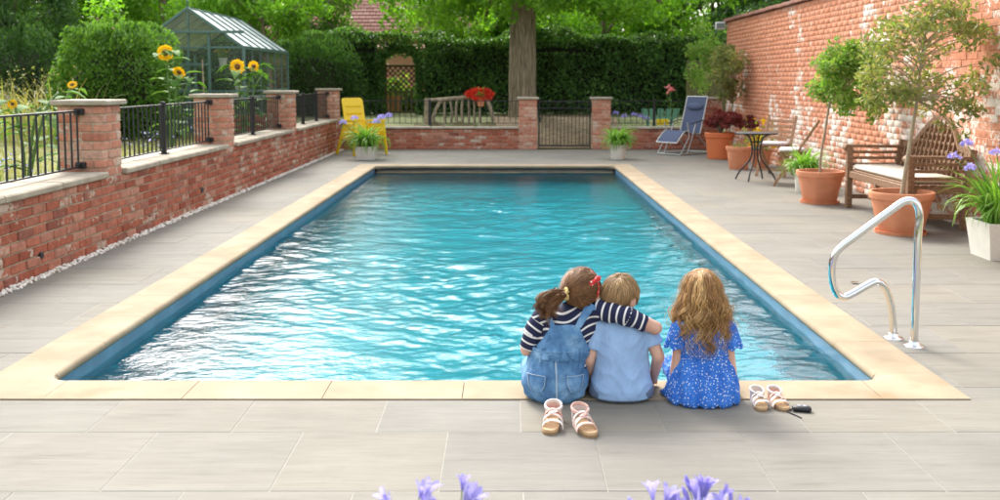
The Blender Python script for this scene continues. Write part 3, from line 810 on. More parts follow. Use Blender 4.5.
protos = {}
BT = [  # kind, x, y, scale, label
    ('light', -.9, 34.5, 1.0, 'light green tree rising behind the hedge between the arch and the thick trunk'),
    ('light', 3.0, 31.5, .95, 'pale green tree behind the hedge just right of the thick ridged trunk'),
    ('mid', 6.6, 32.5, 1.1, 'mid green tree behind the hedge near the tall boundary wall'),
    ('dark', 8.2, 29.8, 1.05, 'dark tree overhanging the far end of the tall boundary wall'),
    ('mid', -7.5, 34, .9, 'mid green tree standing behind the greenhouse'),
    ('light', -10.6, 31, 1.05, 'light green tree between the clipped bush and greenhouse'),
    ('dark', -13.2, 27, .72, 'dark tree with slim trunk at the left edge of the garden'),
    ('mid', -15.5, 33, .95, 'mid green tree far beyond the wild grasses'),
    ('mid', .2, 37, 1.25, 'tall tree far behind the thick ridged trunk'),
    ('dark', -19.5, 29, .95, 'dark tree farthest left beyond the lawn'),
    ('dark', 12.5, 34, 1.2, 'dark tree beyond the boundary wall'),
]
for kind, x, y, s, labl in BT:
    if kind not in protos:
        mm = {'light': X['oak'], 'mid': X['tree_mid'], 'dark': X['tree_dark']}[kind]
        protos[kind] = tree('garden_tree', labl, (x, y, .5), 5, .16, (0, 0, 2.7), (2.9, 2.3, 2.0), 58, 17000, .16, mm, {'light': 31, 'mid': 32, 'dark': 33}[kind], 'trees beyond the hedge', cr=(.4, .85), limbs=9)
        o = protos[kind]
    else: o = copy_tree(protos[kind]); o.location = (x, y, .5); o['label'] = labl
    o.scale = (s, s, min(s, 1.0) * (1.05 if 2 < x < 9 else 1.28)); o.rotation_euler.z = x * 1.7

tree('garden_tree', 'fresh green young tree overhanging the greenhouse roof', (-5.3, 22.7, .5), 4, .07, (-.1, -.6, 2.75), (1.7, 1.3, .75), 40, 7500, .12, X['oak'], 36, 'trees beyond the hedge', cr=(.25, .5), limbs=10)
# far wood that closes the view
def far_wood():
    g = np.random.default_rng(77); n = 46000
    x = g.uniform(-34, 24, n); top = 4.4 + .7 * np.sin(x * .55) + .5 * np.sin(x * 1.3 + 1); z = top * g.random(n) ** .8; y = 47 + 1.6 * np.sin(x * .9 + z) + g.exponential(.5, n)
    o = leaf_obj('far_trees', np.stack([x, y, z + .5], -1), .36, X['tree_mid'], None, 78, aspect=.6)
    tag(o, 'distant belt of trees closing the view beyond the garden', 'trees', kind='stuff')
far_wood()

# ---- clipped bush and other shrubs on the left
def box_bush(name, label, loc, r, h, n, size, m, seed, lump=.12, p=3.0):
    g = np.random.default_rng(seed); t = thing(name, label, 'bush', loc)
    d = g.normal(size=(n, 3)); d[:, 2] = np.abs(d[:, 2]) * 1.0; d /= (np.abs(d) ** p).sum(1, keepdims=True) ** (1 / p)
    ang = np.arctan2(d[:, 1], d[:, 0]); k = 1 + lump * np.sin(ang * 5 + d[:, 2] * 6) * .5 + lump * .6 * np.sin(ang * 11 + d[:, 2] * 9) - g.exponential(.05, n)
    P = d * k[:, None] * np.array([r[0], r[1], h])
    n2 = n // 3; q = g.integers(0, n, n2); P2 = P[q] * np.array([1, 1, g.uniform(0, 1)]) ; P2[:, 2] = P[q][:, 2] * g.random(n2)
    P2[:, :2] = P[q][:, :2] / np.maximum(k[q], .3)[:, None] * .97
    leaf_obj('foliage', np.concatenate([P, P2]), size, m, t, seed, aspect=.55)
    mb = MB()
    for _ in range(9):
        a = g.uniform(0, 6.28); e = (math.cos(a) * r[0] * .6, math.sin(a) * r[1] * .6, h * .75); mb.tube(catmull([(e[0] * .2, e[1] * .2, -.03), (e[0] * .5, e[1] * .5, h * .35), e], 4), [.035 - .003 * i for i in range(9)], 6)
    mb.build('stem', X['bark'], t, 60)
    core_ = MB().ell((0, 0, h * .42), (r[0] * .8, r[1] * .8, h * .42)); core_.build('dark_core', mat('bush_twigs', (.03, .04, .015), 1.0), t, 60)
    return t
box_bush('clipped_bush', 'large clipped round green bush beside the greenhouse', (-6.28, 16.2, LAWN), (.86, .75), 1.72, 13500, .085, X['bush'], 41, .10, 5.0)
box_bush('dark_bush', 'dark green bush behind the wild grasses at the garden edge', (-11.9, 24.8, LAWN), (1.25, .8), 1.95, 8000, .10, X['tree_dark'], 42, .2)
box_bush('dark_bush', 'dark ivy covered bush between greenhouse and hedge arch', (-5.2, 26.6, LAWN), (1.25, .5), 1.85, 7000, .10, X['tree_dark'], 44, .22)

def blade_fan(P, L, wdt, g, lean=.35, seg=5, droop=.5):
    """arching strap blades rooted at P"""
    Vs = []; Fs = []; b = 0
    for p in P:
        a = g.uniform(0, 6.283); l = L * g.uniform(.6, 1.15); ln = lean * g.uniform(.4, 1.5); w = wdt * g.uniform(.7, 1.2)
        dx, dy = math.cos(a), math.sin(a); px, py = -dy, dx; x, y, z = p; th = math.pi / 2 - ln * .6
        tw = g.uniform(-.5, .5)
        for i in range(seg + 1):
            f = i / seg; ww = w * .5 * (1 - f ** 2.2) * (.55 + .45 * min(1, f * 4)) + .0006
            Vs.append((x - (px * ww) , y - (py * ww), z + tw * ww)); Vs.append((x + px * ww, y + py * ww, z - tw * ww))
            st = l / seg; x += dx * math.cos(th) * st; y += dy * math.cos(th) * st; z += math.sin(th) * st; th -= droop * (1 + f * 1.5) * ln
        for i in range(seg): q = b + i * 2; Fs.append((q, q + 1, q + 3, q + 2))
        b += 2 * (seg + 1)
    return Vs, Fs

def wild_grass():
    g = np.random.default_rng(51); P = np.stack([g.uniform(-10.6, -6.2, 700), g.uniform(14.5, 18.6, 700), np.full(700, LAWN)], -1)
    V, F = blade_fan(P, 1.05, .022, g, .30)
    o = link('wild_grass', np_mesh('wild_grass', V, F, X['straw'])); tag(o, 'tall straw coloured wild grasses beyond the railing', 'grass', kind='stuff')
    P = np.stack([g.uniform(-10.6, -6.2, 420), g.uniform(14.5, 18.6, 420), np.full(420, LAWN)], -1)
    V, F = blade_fan(P, .8, .03, g, .5)
    o = link('wild_grass', np_mesh('wild_grass', V, F, X['bay'])); tag(o, 'green undergrowth among the straw coloured wild grasses', 'grass', kind='stuff')
    n = 500; q = np.stack([g.uniform(-10.4, -6.3, n), g.uniform(14.5, 18.4, n), LAWN + g.uniform(.7, 1.15, n)], -1)
    o = leaf_obj('seed_heads', q, .05, X['straw'], None, 52); tag(o, 'pale seed heads above the wild grasses', 'grass', kind='stuff')
    n = 900
    # short grass on the lawn beyond the railing
    n = 26000; x = -3.95 - 5.2 * g.random(n) ** 1.3; y = g.uniform(7.0, 18, n); hh = g.uniform(.03, .07, n); a = g.uniform(0, 6.28, n); w = .004
    B = np.stack([x, y, np.full(n, LAWN)], -1); d = np.stack([np.cos(a), np.sin(a), np.zeros(n)], -1); ln = g.normal(0, .02, (n, 2))
    V = np.stack([B - d * w, B + d * w, B + np.concatenate([ln, hh[:, None]], 1)], 1).reshape(-1, 3); F = np.arange(n * 3).reshape(-1, 3)
    o = link('grass', np_mesh('grass', V, F, X['straw'])); tag(o, 'dry mown lawn grass beyond the railing', 'grass', kind='stuff')
wild_grass()

# ---- sunflowers
def big_leaf(mb, p, d, L, w, droop=.5, up=(0, 0, 1)):
    """a heart-shaped leaf surface with a fold, on its own petiole"""
    d = Vector(d).normalized(); sd = d.cross(Vector(up)).normalized(); p = Vector(p); rows = []
    prof = [(0, .0), (.08, .55), (.25, 1.0), (.5, .85), (.75, .5), (.92, .2), (1, .02)]
    for f, wd in prof:
        c = p + d * (L * f) + Vector((0, 0, -droop * L * f * f)); h = w * .5 * wd
        rows.append((c - sd * h + Vector((0, 0, .12 * h)), c + Vector((0, 0, -.12 * h)), c + sd * h + Vector((0, 0, .12 * h))))
    b = len(mb.v); mb.v += [tuple(v) for r in rows for v in r]
    for i in range(len(rows) - 1):
        for k in range(2): a = b + i * 3 + k; mb.f.append((a, a + 1, a + 4, a + 3))

def sunflower_head(t, c, face, r):
    c = Vector(c); f = Vector(face).normalized(); u, w = ortho(f)
    V = []; F = []; g = random.Random(int(c.x * 100))
    for ring, (n, L, tilt) in enumerate(((21, 1.0, .10), (21, .9, .28))):
        for i in range(n):
            a = 2 * math.pi * (i + ring * .5 + g.uniform(-.15, .15)) / n; d = (u * math.cos(a) + w * math.sin(a) + f * tilt).normalized(); s = f.cross(d).normalized()
            l = r * L * g.uniform(.88, 1.08); wd = r * .15; b = len(V); b0 = c + d * r * .38
            V += [b0, b0 + d * (l - r * .38) * .5 + s * wd, b0 + d * (l - r * .38) - f * r * .06, b0 + d * (l - r * .38) * .5 - s * wd]; F += [(b, b + 1, b + 2), (b, b + 2, b + 3)]
    p = link('petals', np_mesh('petals', [tuple(v) for v in V], F, X['petal_y']), t)
    M = Matrix((u, w, f)).transposed(); MB().ell(c + f * .01, (r * .33, r * .33, r * .11), M).build('seed_disc', X['seedhead'], t, 60)

def sunflower(label, loc, heads, nl, seed, leafscale=1.0, h0=1.2):
    g = random.Random(seed); t = thing('sunflower', label, 'sunflower', loc, 0, 'sunflowers in the garden bed')
    lm = MB()
    for (hx, hy, hz, face, r) in heads:
        q = catmull([(hx * .1 + g.uniform(-.04, .04), hy * .1, -.02), (hx * .3, hy * .3, hz * .4), (hx * .7, hy * .7, hz * .85), (hx, hy + .05, hz + .02), (hx + face[0] * -.02, hy - face[1] * .02, hz)], 5)
        MB().tube(q, [.017 - .008 * i / len(q) for i in range(len(q))], 7).build('stem', X['greenstem'], t, 60)
        for k in range(nl):
            f = .15 + .78 * k / nl; p = q[int(f * (len(q) - 5))]; a = g.uniform(0, 6.28) if k else 3.6; d = Vector((math.cos(a), math.sin(a), .45))
            e = p + d * .09; lm.tube([p, e], .005, 5); big_leaf(lm, e, d, g.uniform(.20, .30) * leafscale, g.uniform(.15, .22) * leafscale, g.uniform(.3, .9))
        if r: sunflower_head(t, (hx, hy, hz), face, r)
    lm.build('leaves', X['sunleaf'], t, recalc=False)
    return t
sunflower('tall sunflower plant with two yellow heads before the clipped bush', (-4.72, 14.1, LAWN), [(-.07, 0, 1.33, (.35, -1, .1), .125), (.12, 0, 1.06, (-.1, -.7, -.45), .10), (.25, .1, .95, (0, -1, 0), 0)], 14, 1)
sunflower('sunflower plant with two yellow heads in front of the greenhouse glass', (-4.07, 15.4, LAWN), [(-.06, 0, 1.15, (.2, -1, .1), .125), (.17, .06, 1.16, (.5, -1, .0), .09), (.3, 0, 1.0, (0, -1, 0), 0)], 14, 2)
sunflower('broad leaved plant with small yellow flowers by the near railing', (-4.62, 9.6, LAWN), [(-.12, 0, .72, (.5, -1, .1), .05), (.1, .05, .66, (.4, -1, .2), 0), (.25, .1, .80, (0, -1, 0), 0)], 8, 3, .95)
sunflower('small yellow sunflower peeping over the first wall pillar', (-4.6, 10.2, LAWN), [(.18, 0, .90, (.1, -.7, .6), .055)], 4, 4, .7)

def lavender(label, loc, seed):
    g = np.random.default_rng(seed); t = thing('lavender', label, 'plant', loc, 0, 'lavender clumps along the railing')
    P = np.stack([g.normal(0, .06, 90), g.normal(0, .08, 90), np.zeros(90)], -1); V, F = blade_fan(P, .32, .008, g, .45); link('leaves', np_mesh('leaves', V, F, X['olive']), t)
    q = np.stack([g.normal(0, .13, 110), g.normal(0, .15, 110), g.uniform(.20, .36, 110)], -1)[:45]; leaf_obj('flowers', q, .030, X['petal_v'], t, seed)
for i, (y, w) in enumerate(((7.3, 'nearest the edge of the picture'), (8.2, 'just before the first pillar'), (10.1, 'after the first wall pillar'), (11.4, 'below the tall sunflower'), (14.3, 'after the second wall pillar'), (17.6, 'after the third wall pillar'))):
    lavender('small purple lavender clump behind the railing, ' + w, (-4.12 - .1 * (i % 3), y, LAWN), 60 + i)

# wooden planter behind the railing
wp = thing('wooden_planter', 'red brown slatted wooden planter behind the railing beside the sunflower', 'planter', (-4.2, 16.0, LAWN))
for z in (.06, .155, .25, .345):
    for (a, b) in (((-.28, -.22), (.28, -.22)), ((.28, -.22), (.28, .22)), ((.28, .22), (-.28, .22)), ((-.28, .22), (-.28, -.22))):
        MB().beam((*a, z), (*b, z), .02, .085).build('slat', mat('red_wood', (.36, .13, .07), .7) if 'red_wood' not in bpy.data.materials else bpy.data.materials['red_wood'], wp)
MB().box((0, 0, .34), (.52, .4, .02)).build('soil', X['soil'], wp)

# ---- greenhouse
def greenhouse():
    w, L, he, hr = 1.94, 3.5, 1.52, 2.20; t = thing('greenhouse', 'green framed glass greenhouse with pitched roof beside the clipped bush', 'greenhouse', (-5.60, 17.7, LAWN))
    gm, gl, rg = X['gh_green'], X['glass'], X['roofglass']; r = .035
    def bar(a, b, nm='frame_bar', s=r): MB().beam(a, b, s, s, b=.004).build(nm, gm, t)
    def pane(vs, m=gl, nm='pane'): MB().add(vs, [tuple(range(len(vs)))]).build(nm, m, t, recalc=False)
    h = w / 2
    for y in (0, L):
        for x in (-h, h): bar((x, y, 0), (x, y, he), 'corner_post', .05)
        bar((-h, y, he), (0, y, hr), 'gable_rafter', .05); bar((0, y, hr), (h, y, he), 'gable_rafter', .05)
        bar((-h, y, he), (h, y, he), 'tie_beam', .04); bar((0, y, he), (0, y, hr - .02)); bar((-h, y, .05), (h, y, .05), 'sill_rail', .06)
        pane([(-h, y, he), (h, y, he), (0, y, hr)], nm='gable_pane')
    bar((-h - .06, -.035, he + .27), (h + .02, -.035, he + .27), 'gable_rail', .05)
    for x in (-.36, .36): bar((x, 0, 0), (x, 0, he + .27), 'door_post', .05)
    for z in (.25, .75, 1.22): bar((-.36, -.01, z), (.36, -.01, z), 'door_rail', .05)
    bar((0, -.01, .05), (0, -.01, he))
    for z in (.75,):
        bar((-h, 0, z), (-.36, 0, z)); bar((.36, 0, z), (h, 0, z))
    for (a, b) in ((-h, -.36), (-.36, .36), (.36, h)): pane([(a, 0, .06), (b, 0, .06), (b, 0, he), (a, 0, he)])
    n = 6
    for s in (-1, 1):
        bar((s * h, 0, he), (s * h, L, he), 'eaves_gutter', .06); bar((s * h, 0, .05), (s * h, L, .05), 'sill_rail', .06); bar((s * h, 0, .75), (s * h, L, .75), 'side_rail')
        for i in range(n):
            y0, y1 = L * i / n, L * (i + 1) / n
            if i: bar((s * h, y0, 0), (s * h, y0, he), 'glazing_bar', .028); bar((s * (h + .01), y0, he + .025), (0, y0, hr + .025), 'glazing_bar', .03)
            pane([(s * h, y0, .06), (s * h, y1, .06), (s * h, y1, he), (s * h, y0, he)]); pane([(s * (h + .01), y0, he + .012), (s * (h + .01), y1, he + .012), (0, y1, hr + .012), (0, y0, hr + .012)], rg, 'roof_pane')
    bar((0, 0, hr), (0, L, hr), 'ridge', .05)
    MB().tube([(0, 0, hr), (0, 0, hr + .10), (0, 0, hr + .12), (0, 0, hr + .15), (0, 0, hr + .30)], [.02, .012, .03, .012, .004], 8).build('finial', gm, t, 60)
    # staging shelf inside
    for z in (.62, 1.18):
        for k in range(5): MB().beam((.42 + .1 * k, .2, z), (.42 + .1 * k, L - .3, z), .08, .02).build('shelf_slat', gm, t)
    return t
greenhouse()
# things in and before the greenhouse
def plant_pot_small(name, label, loc, m, leafm, s=1.0, seed=1, nl=90, flower=None, group=None, cat='potted plant'):
    t = thing(name, label, cat, loc, 0, group); MB().lathe([(.055 * s, 0), (.075 * s, .13 * s), (.082 * s, .13 * s), (.082 * s, .155 * s), (.07 * s, .155 * s), (.066 * s, .13 * s), (.0, .13 * s)], 20).build('pot', m, t, 40)
    g = np.random.default_rng(seed); P = np.stack([g.normal(0, .06 * s, nl), g.normal(0, .06 * s, nl), .18 * s + np.abs(g.normal(0, .07 * s, nl))], -1); leaf_obj('leaves', P, .07 * s, leafm, t, seed)
    if flower: P = np.stack([g.normal(0, .06 * s, 30), g.normal(0, .06 * s, 30), .24 * s + np.abs(g.normal(0, .05 * s, 30))], -1); leaf_obj('flowers', P, .05 * s, flower, t, seed)
    return t
plant_pot_small('potted_plant', 'white pot with pale yellow flowers on the greenhouse shelf', (-5.10, 18.05, LAWN + 1.19), X['white_pot'], X['bay'], 1.0, 2, 60, X['petal_y'], 'pots on the greenhouse shelves')
plant_pot_small('potted_plant', 'white pot with green leaves low on the greenhouse shelf', (-4.85, 18.3, LAWN + .63), X['white_pot'], X['bay'], 1.3, 3, 90, None, 'pots on the greenhouse shelves')
wp2 = thing('broom', 'pale wooden broom handle leaning against the greenhouse front', 'pole', (-5.22, 17.2, LAWN))
MB().tube([(.06, -.1, 0), (-.10, .36, 1.30)], .016, 8).build('pole', X['driftwood'], wp2, 60)
MB().cbox((.06, -.1, .04), (.26, .05, .08), .01).build('broom_head', X['teak'], wp2)
# ---- house behind the trees, outhouse beyond the arch
def house():
    t = thing('house', 'brick house with red clay tiled roof behind the garden trees', 'house', (-9.0, 44, .5)); Wd, D, H, Rg = 15.0, 7.0, 3.0, 6.6
    MB().box((0, 0, H / 2), (Wd, D, H)).build('wall', X['house_brick'], t)
    n = 24; m = MB()
    for s in (-1, 1):
        for i in range(n):
            f0, f1 = i / n, (i + 1.15) / n; y0, y1 = s * (D / 2 + .35) * (1 - f0), s * (D / 2 + .35) * (1 - f1); z0, z1 = H - .2 + (Rg - H) * f0, H - .2 + (Rg - H) * f1
            m.add([(-Wd / 2 - .3, y0, z0 + .05), (Wd / 2 + .3, y0, z0 + .05), (Wd / 2 + .3, y1, z1), (-Wd / 2 - .3, y1, z1), (-Wd / 2 - .3, y0, z0), (Wd / 2 + .3, y0, z0)], [(0, 1, 2, 3), (0, 4, 5, 1)])
    mt, nt, N, L, P = _nt('roof_tile_courses'); w = _coord(nt, 'World'); bt = N.new('ShaderNodeTexBrick'); bt.inputs['Scale'].default_value = 1; bt.inputs['Brick Width'].default_value = .26; bt.inputs['Row Height'].default_value = .17; bt.inputs['Mortar Size'].default_value = .012
    sp = N.new('ShaderNodeSeparateXYZ'); L.new(w, sp.inputs[0]); cb = N.new('ShaderNodeCombineXYZ'); L.new(sp.outputs[0], cb.inputs[0]); L.new(sp.outputs[2], cb.inputs[1]); L.new(cb.outputs[0], bt.inputs['Vector'])
    bt.inputs['Color1'].default_value = (.36, .17, .13, 1); bt.inputs['Color2'].default_value = (.46, .25, .20, 1); bt.inputs['Mortar'].default_value = (.10, .05, .04, 1); L.new(bt.outputs[0], P.inputs['Base Color']); P.inputs['Roughness'].default_value = .9
    m.build('roof', mt, t, recalc=False)
    for x in (-5.5, -2.5, 1.5, 5.0):
        MB().cbox((x, -D / 2 - .02, 1.6), (1.1, .08, 1.2), .01).build('window', X['white_paint'], t); MB().box((x, -D / 2 - .065, 1.6), (.95, .01, 1.05)).build('pane', X['glass'], t)
    MB().cbox((-3, 0, Rg + .3), (.8, .6, 1.4), .02).build('chimney', X['house_brick'], t)
    return mt
house()
def outhouse():
    t = thing('outhouse', 'small orange brick outbuilding seen through the hedge arch', 'building', (-3.3, 31.4, .5))
    mt, nt, N, L, P = _nt('outhouse_brick_courses'); w = _coord(nt, 'World'); bt = N.new('ShaderNodeTexBrick'); bt.inputs['Scale'].default_value = 1; bt.inputs['Brick Width'].default_value = .225; bt.inputs['Row Height'].default_value = .075; bt.inputs['Mortar Size'].default_value = .008
    sp = N.new('ShaderNodeSeparateXYZ'); L.new(w, sp.inputs[0]); cb = N.new('ShaderNodeCombineXYZ'); L.new(sp.outputs[0], cb.inputs[0]); L.new(sp.outputs[2], cb.inputs[1]); L.new(cb.outputs[0], bt.inputs['Vector'])
    bt.inputs['Color1'].default_value = (.74, .29, .16, 1); bt.inputs['Color2'].default_value = (.80, .37, .22, 1); bt.inputs['Mortar'].default_value = (.62, .45, .34, 1); L.new(bt.outputs[0], P.inputs['Base Color']); P.inputs['Roughness'].default_value = .9
    MB().box((0, 1.2, .98), (3.2, 2.4, 1.96)).build('wall', mt, t)
    m = MB().prism([(-1.75, -.2, 1.94), (-1.75, 1.2, 2.10), (-1.75, 2.6, 1.94)], (3.5, 0, 0)); m.build('roof', X['rooftile'], t)
outhouse()
box_bush('flowering_shrub', 'low green shrub with pink flowers beyond the lattice gate', (-3.2, 30.3, LAWN), (.7, .4), .62, 2500, .09, X['bay'], 47, .25)
o = plant_pot_small('potted_plant', 'pink flowering plant behind the lattice gate', (-3.3, 29.3, LAWN), X['terracotta'], X['bay'], 3.2, 9, 160, X['petal_p'])

lg = thing('lattice_gate', 'dark wooden garden gate with diamond lattice in the hedge arch', 'gate', (-2.97, 28.1, LAWN))
for x in (-.42, .42): MB().cbox((x, 0, .68), (.06, .05, 1.36), .005).build('stile', X['fence_wood'], lg)
for z in (.05, .62, 1.34): MB().cbox((0, 0, z), (.84, .05, .06), .005).build('rail', X['fence_wood'], lg)
dkw = mat('dark_lattice', (.05, .035, .02), .8)
for k in range(-4, 5):
    for s in (-1, 1):
        a = Vector((k * .15 - .345 * s, 0, .64)); e = Vector((k * .15 + .345 * s, 0, 1.33))
        def clipx(p, q):
            p, q = p.copy(), q.copy(); d = q - p
            for A, B in ((p, q), (q, p)):
                for lim in (-.40, .40):
                    if (lim > 0 and A.x > lim) or (lim < 0 and A.x < lim): tt = (lim - p.x) / d.x if d.x else 0; pt = p + (q - p) * ((lim - p.x) / (q - p).x); A.x, A.z = pt.x, pt.z
            return p, q
        p, q = clipx(a, e)
        if (q - p).length > .08: MB().beam(p + Vector((0, .008 * s, 0)), q + Vector((0, .008 * s, 0)), .028, .014, (0, 1, 0)).build('lattice_strip', dkw, lg)
for i in range(5): MB().cbox((-.30 + .15 * i, 0, .34), (.07, .02, .52), .004).build('slat', X['fence_wood'], lg)

# boarded fence at the right of the hedge
fp = thing('board_fence', 'mossy vertical board fence between the hedge and boundary wall', 'fence', (5.0, 26.2, .5))
bm_ = MB().cbox((0, 0, .72), (.148, .022, 1.44), .004).mesh('board', X['fence_wood'])
for i in range(20): link('board', bm_, fp, (-.25 + .155 * i, BR.uniform(-.006, .006), BR.uniform(-.01, .01)))
for z in (.3, 1.2): MB().cbox((1.25, .035, z), (3.1, .05, .08), .005).build('rail', X['fence_wood'], fp)

# rustic log seat, mossy mound, red flowers, green slatted planter
rs = thing('rustic_seat', 'rustic driftwood slatted seat on the mossy mound behind the railing', 'seat', (-1.05, 23.7, .38))
for i in range(7):
    x = -.42 + .14 * i; MB().tube(catmull([(x, 0, .05), (x + BR.uniform(-.03, .03), .02, .3), (x + BR.uniform(-.02, .02), .05, .62 + BR.uniform(-.05, .03))], 3), .03, 7).build('slat', X['driftwood'], rs, 60)
MB().tube(catmull([(-.85, 0, .58), (-.4, .03, .62), (.2, .05, .66), (.62, .05, .6)], 4), .045, 8).build('back_rail', X['driftwood'], rs, 60)
MB().tube(catmull([(.52, 0, .68), (.66, -.05, .4), (.74, -.12, .05)], 4), .05, 8).build('arm', X['driftwood'], rs, 60)
MB().tube(catmull([(-.5, 0, .6), (-.62, -.05, .4), (-.72, -.12, .1)], 4), .045, 8).build('arm', X['driftwood'], rs, 60)
MB().tube([(-.86, 0, .0), (-.84, 0, .64)], .06, 9).build('post', X['driftwood'], rs, 60)
md = MB(); g = random.Random(4)
rk = thing('mossy_mound', 'low mossy rock mound at the foot of the rustic seat', 'rocks', (-1.1, 23.2, .27))
for i in range(16):
    e = MB().ell((g.uniform(-1.2, 1.0), g.uniform(-.25, .25), g.uniform(-.02, .10)), (g.uniform(.12, .28), g.uniform(.12, .25), g.uniform(.08, .17)), Matrix.Rotation(g.uniform(0, 3), 3, 'Z'), 10, 7)
    e.v = [(v[0] + g.uniform(-.015, .015), v[1] + g.uniform(-.015, .015), v[2] + g.uniform(-.015, .015)) for v in e.v]; e.build('rock', X['moss'], rk, 60)
rf = plant_pot_small('red_flowers', 'mass of bright red flowers in a pot on the rustic seat', (-.62, 23.68, .83), X['terracotta'], X['bay'], 1.3, 12, 40)
gq = np.random.default_rng(13); d = gq.normal(size=(620, 3)); d /= np.linalg.norm(d, axis=1, keepdims=True); leaf_obj('flowers', d * np.array([.36, .22, .17]) * gq.uniform(.6, 1, (620, 1)) + np.array([-.02, 0, .28]), .075, X['petal_r'], rf, 13)
gb = thing('slatted_planter', 'pale green slatted planter with a yellow flower box behind the recliner', 'planter', (3.45, 22.6, .19))
for i in range(5):
    x0 = -.36 + .145 * i; k = (i - 2) * .04
    MB().prism([(x0 - .0 + k, -.14, .62), (x0 + .135 + k, -.14, .62), (x0 + .135 + k * .3, -.11, .40), (x0 + k * .3, -.11, .40)], (0, .03, 0)).build('slat', X['green_paint'], gb)
MB().cbox((0, 0, .39), (.62, .26, .03), .005).build('base', X['green_paint'], gb)
for x in (-.27, .27):
    for y in (-.1, .1): MB().cbox((x, y, .19), (.04, .04, .38), .004).build('leg', X['green_paint'], gb)
MB().cbox((.04, -.15, .32), (.26, .10, .13), .01).build('flower_box', X['yellow'], gb)
pf = thing('rose', 'single pink rose on a tall stem before the hedge', 'flower', (3.98, 24.5, .48))
MB().tube(catmull([(0, 0, 0), (.02, 0, .35), (0, 0, .72)], 4), .007, 6).build('stem', X['greenstem'], pf, 60)
P = np.random.default_rng(2).normal(0, .045, (40, 3)) + np.array([0, 0, .74]); leaf_obj('flower', P, .09, X['petal_p'], pf, 2)
P = np.random.default_rng(3).normal(0, .06, (24, 3)) * np.array([1, 1, 3]) + np.array([0, 0, .35]); leaf_obj('leaves', P, .07, X['tree_mid'], pf, 3)

# ================================================================ pots and potted plants
def pot_profile(rt, rb, h, rim=.05, lip=.018, th=.022):
    return [(rb * .96, 0), (rb, .012), (rb + (rt - lip - rb) * .5, h * .45), (rt - lip, h - rim), (rt - .004, h - rim + .004), (rt, h - rim * .5), (rt + .004, h - .01), (rt, h), (rt - th, h), (rt - th - .006, h - .05), (0, h - .055)]

def pot(parent, rt, rb, h, m, n=36, saucer=False, soil=True, band=True):
    pr = pot_profile(rt, rb, h, h * .17)
    MB().lathe(pr[:-1] + [(rt - .03, h - .07), (rt - .05, h - .10)], n).build('pot', m, parent, 35)
    if soil: MB().lathe([(rt - .028, h - .065), (rt * .5, h - .05), (0.0005, h - .045)], n).build('soil', X['soil'], parent, 60)
    if saucer: MB().lathe([(rb * 1.02, 0), (rb * 1.16, .0), (rb * 1.2, .03), (rb * 1.15, .03), (rb * 1.1, .008), (rb * .9, .008)], n).build('saucer', m, parent, 35)

def stemmed(t, base_z, pts, r0, r1, m='stem'):
    q = catmull([(p[0], p[1], p[2]) for p in pts], 6); MB().tube(q, [r0 + (r1 - r0) * i / (len(q) - 1) for i in range(len(q))], 9).build('trunk', X[m], t, 60); return q

# potted lollipop tree beside the bench
t = thing('potted_tree', 'bushy bright green standard tree in terracotta pot beside the bench', 'potted tree', (3.70, 11.76, 0))
pot(t, .275, .19, .385, X['terracotta'], saucer=True)
stemmed(t, 0, [(0, 0, .30), (.0, .0, .55), (.05, .02, .85), (.09, .02, 1.15), (.16, 0, 1.45)], .017, .012)
g = np.random.default_rng(91)
ce, ra = crown_clumps((.33, -.02, 1.48), (.52, .38, .40), 74, g, .08, .17, .3)
ex = np.array([(.52, -.1, 1.14), (.58, -.08, 1.06), (.55, -.12, .98), (.62, -.05, 1.20), (.66, -.1, 1.12)]); ce = np.concatenate([ce, ex]); ra = np.concatenate([ra, [.10, .09, .06, .12, .09]])
br = MB()
for c in ce[:26]: br.tube(catmull([(.16, 0, 1.25), ((c[0] + .16) / 2, c[1] / 2, (c[2] + 1.35) / 2), tuple(c)], 3), [.009, .008, .007, .006, .005, .004, .003], 5)
br.build('branches', X['stem'], t, 60)
leaf_obj('crown', clump_points(ce, ra, (ra ** 2 / (ra ** 2).sum() * 5200).astype(int) + 6, g, .9), .066, X['bay'], t, 92, aspect=.42)

# taller sparse tree in front of the bench
t = thing('potted_tree', 'tall sparse olive leaved tree in terracotta pot in front of the bench', 'potted tree', (3.74, 9.42, 0))
pot(t, .295, .20, .40, X['terracotta'], saucer=True)
q = stemmed(t, 0, [(0, 0, .32), (.03, 0, .6), (.09, .02, 1.0), (.13, .03, 1.3), (.15, .03, 1.6), (.18, .0, 1.95)], .022, .009)
g = np.random.default_rng(95)
ce, ra = crown_clumps((.22, .05, 1.62), (.66, .42, .62), 80, g, .08, .17, .45)
ex = np.array([(.46, 0, 1.02), (.56, 0, .92), (-.3, 0, 1.3), (.62, -.1, 1.16), (-.38, .05, 1.5)]); ce = np.concatenate([ce, ex]); ra = np.concatenate([ra, [.08, .07, .1, .1, .1]])
br = MB()
for c in ce:
    s = q[int(len(q) * min(.97, max(.55, (c[2] - .55) / 1.6)))]; br.tube(catmull([tuple(s), ((s[0] + c[0]) / 2, (s[1] + c[1]) / 2, (s[2] + c[2]) / 2 + .05), tuple(c)], 3), [.008, .007, .006, .005, .004, .003, .002], 5)
br.build('branches', X['stem'], t, 60)
leaf_obj('crown', clump_points(ce, ra, (ra ** 2 / (ra ** 2).sum() * 2700).astype(int) + 5, g, .9), .072, X['olive'], t, 96, aspect=.38)

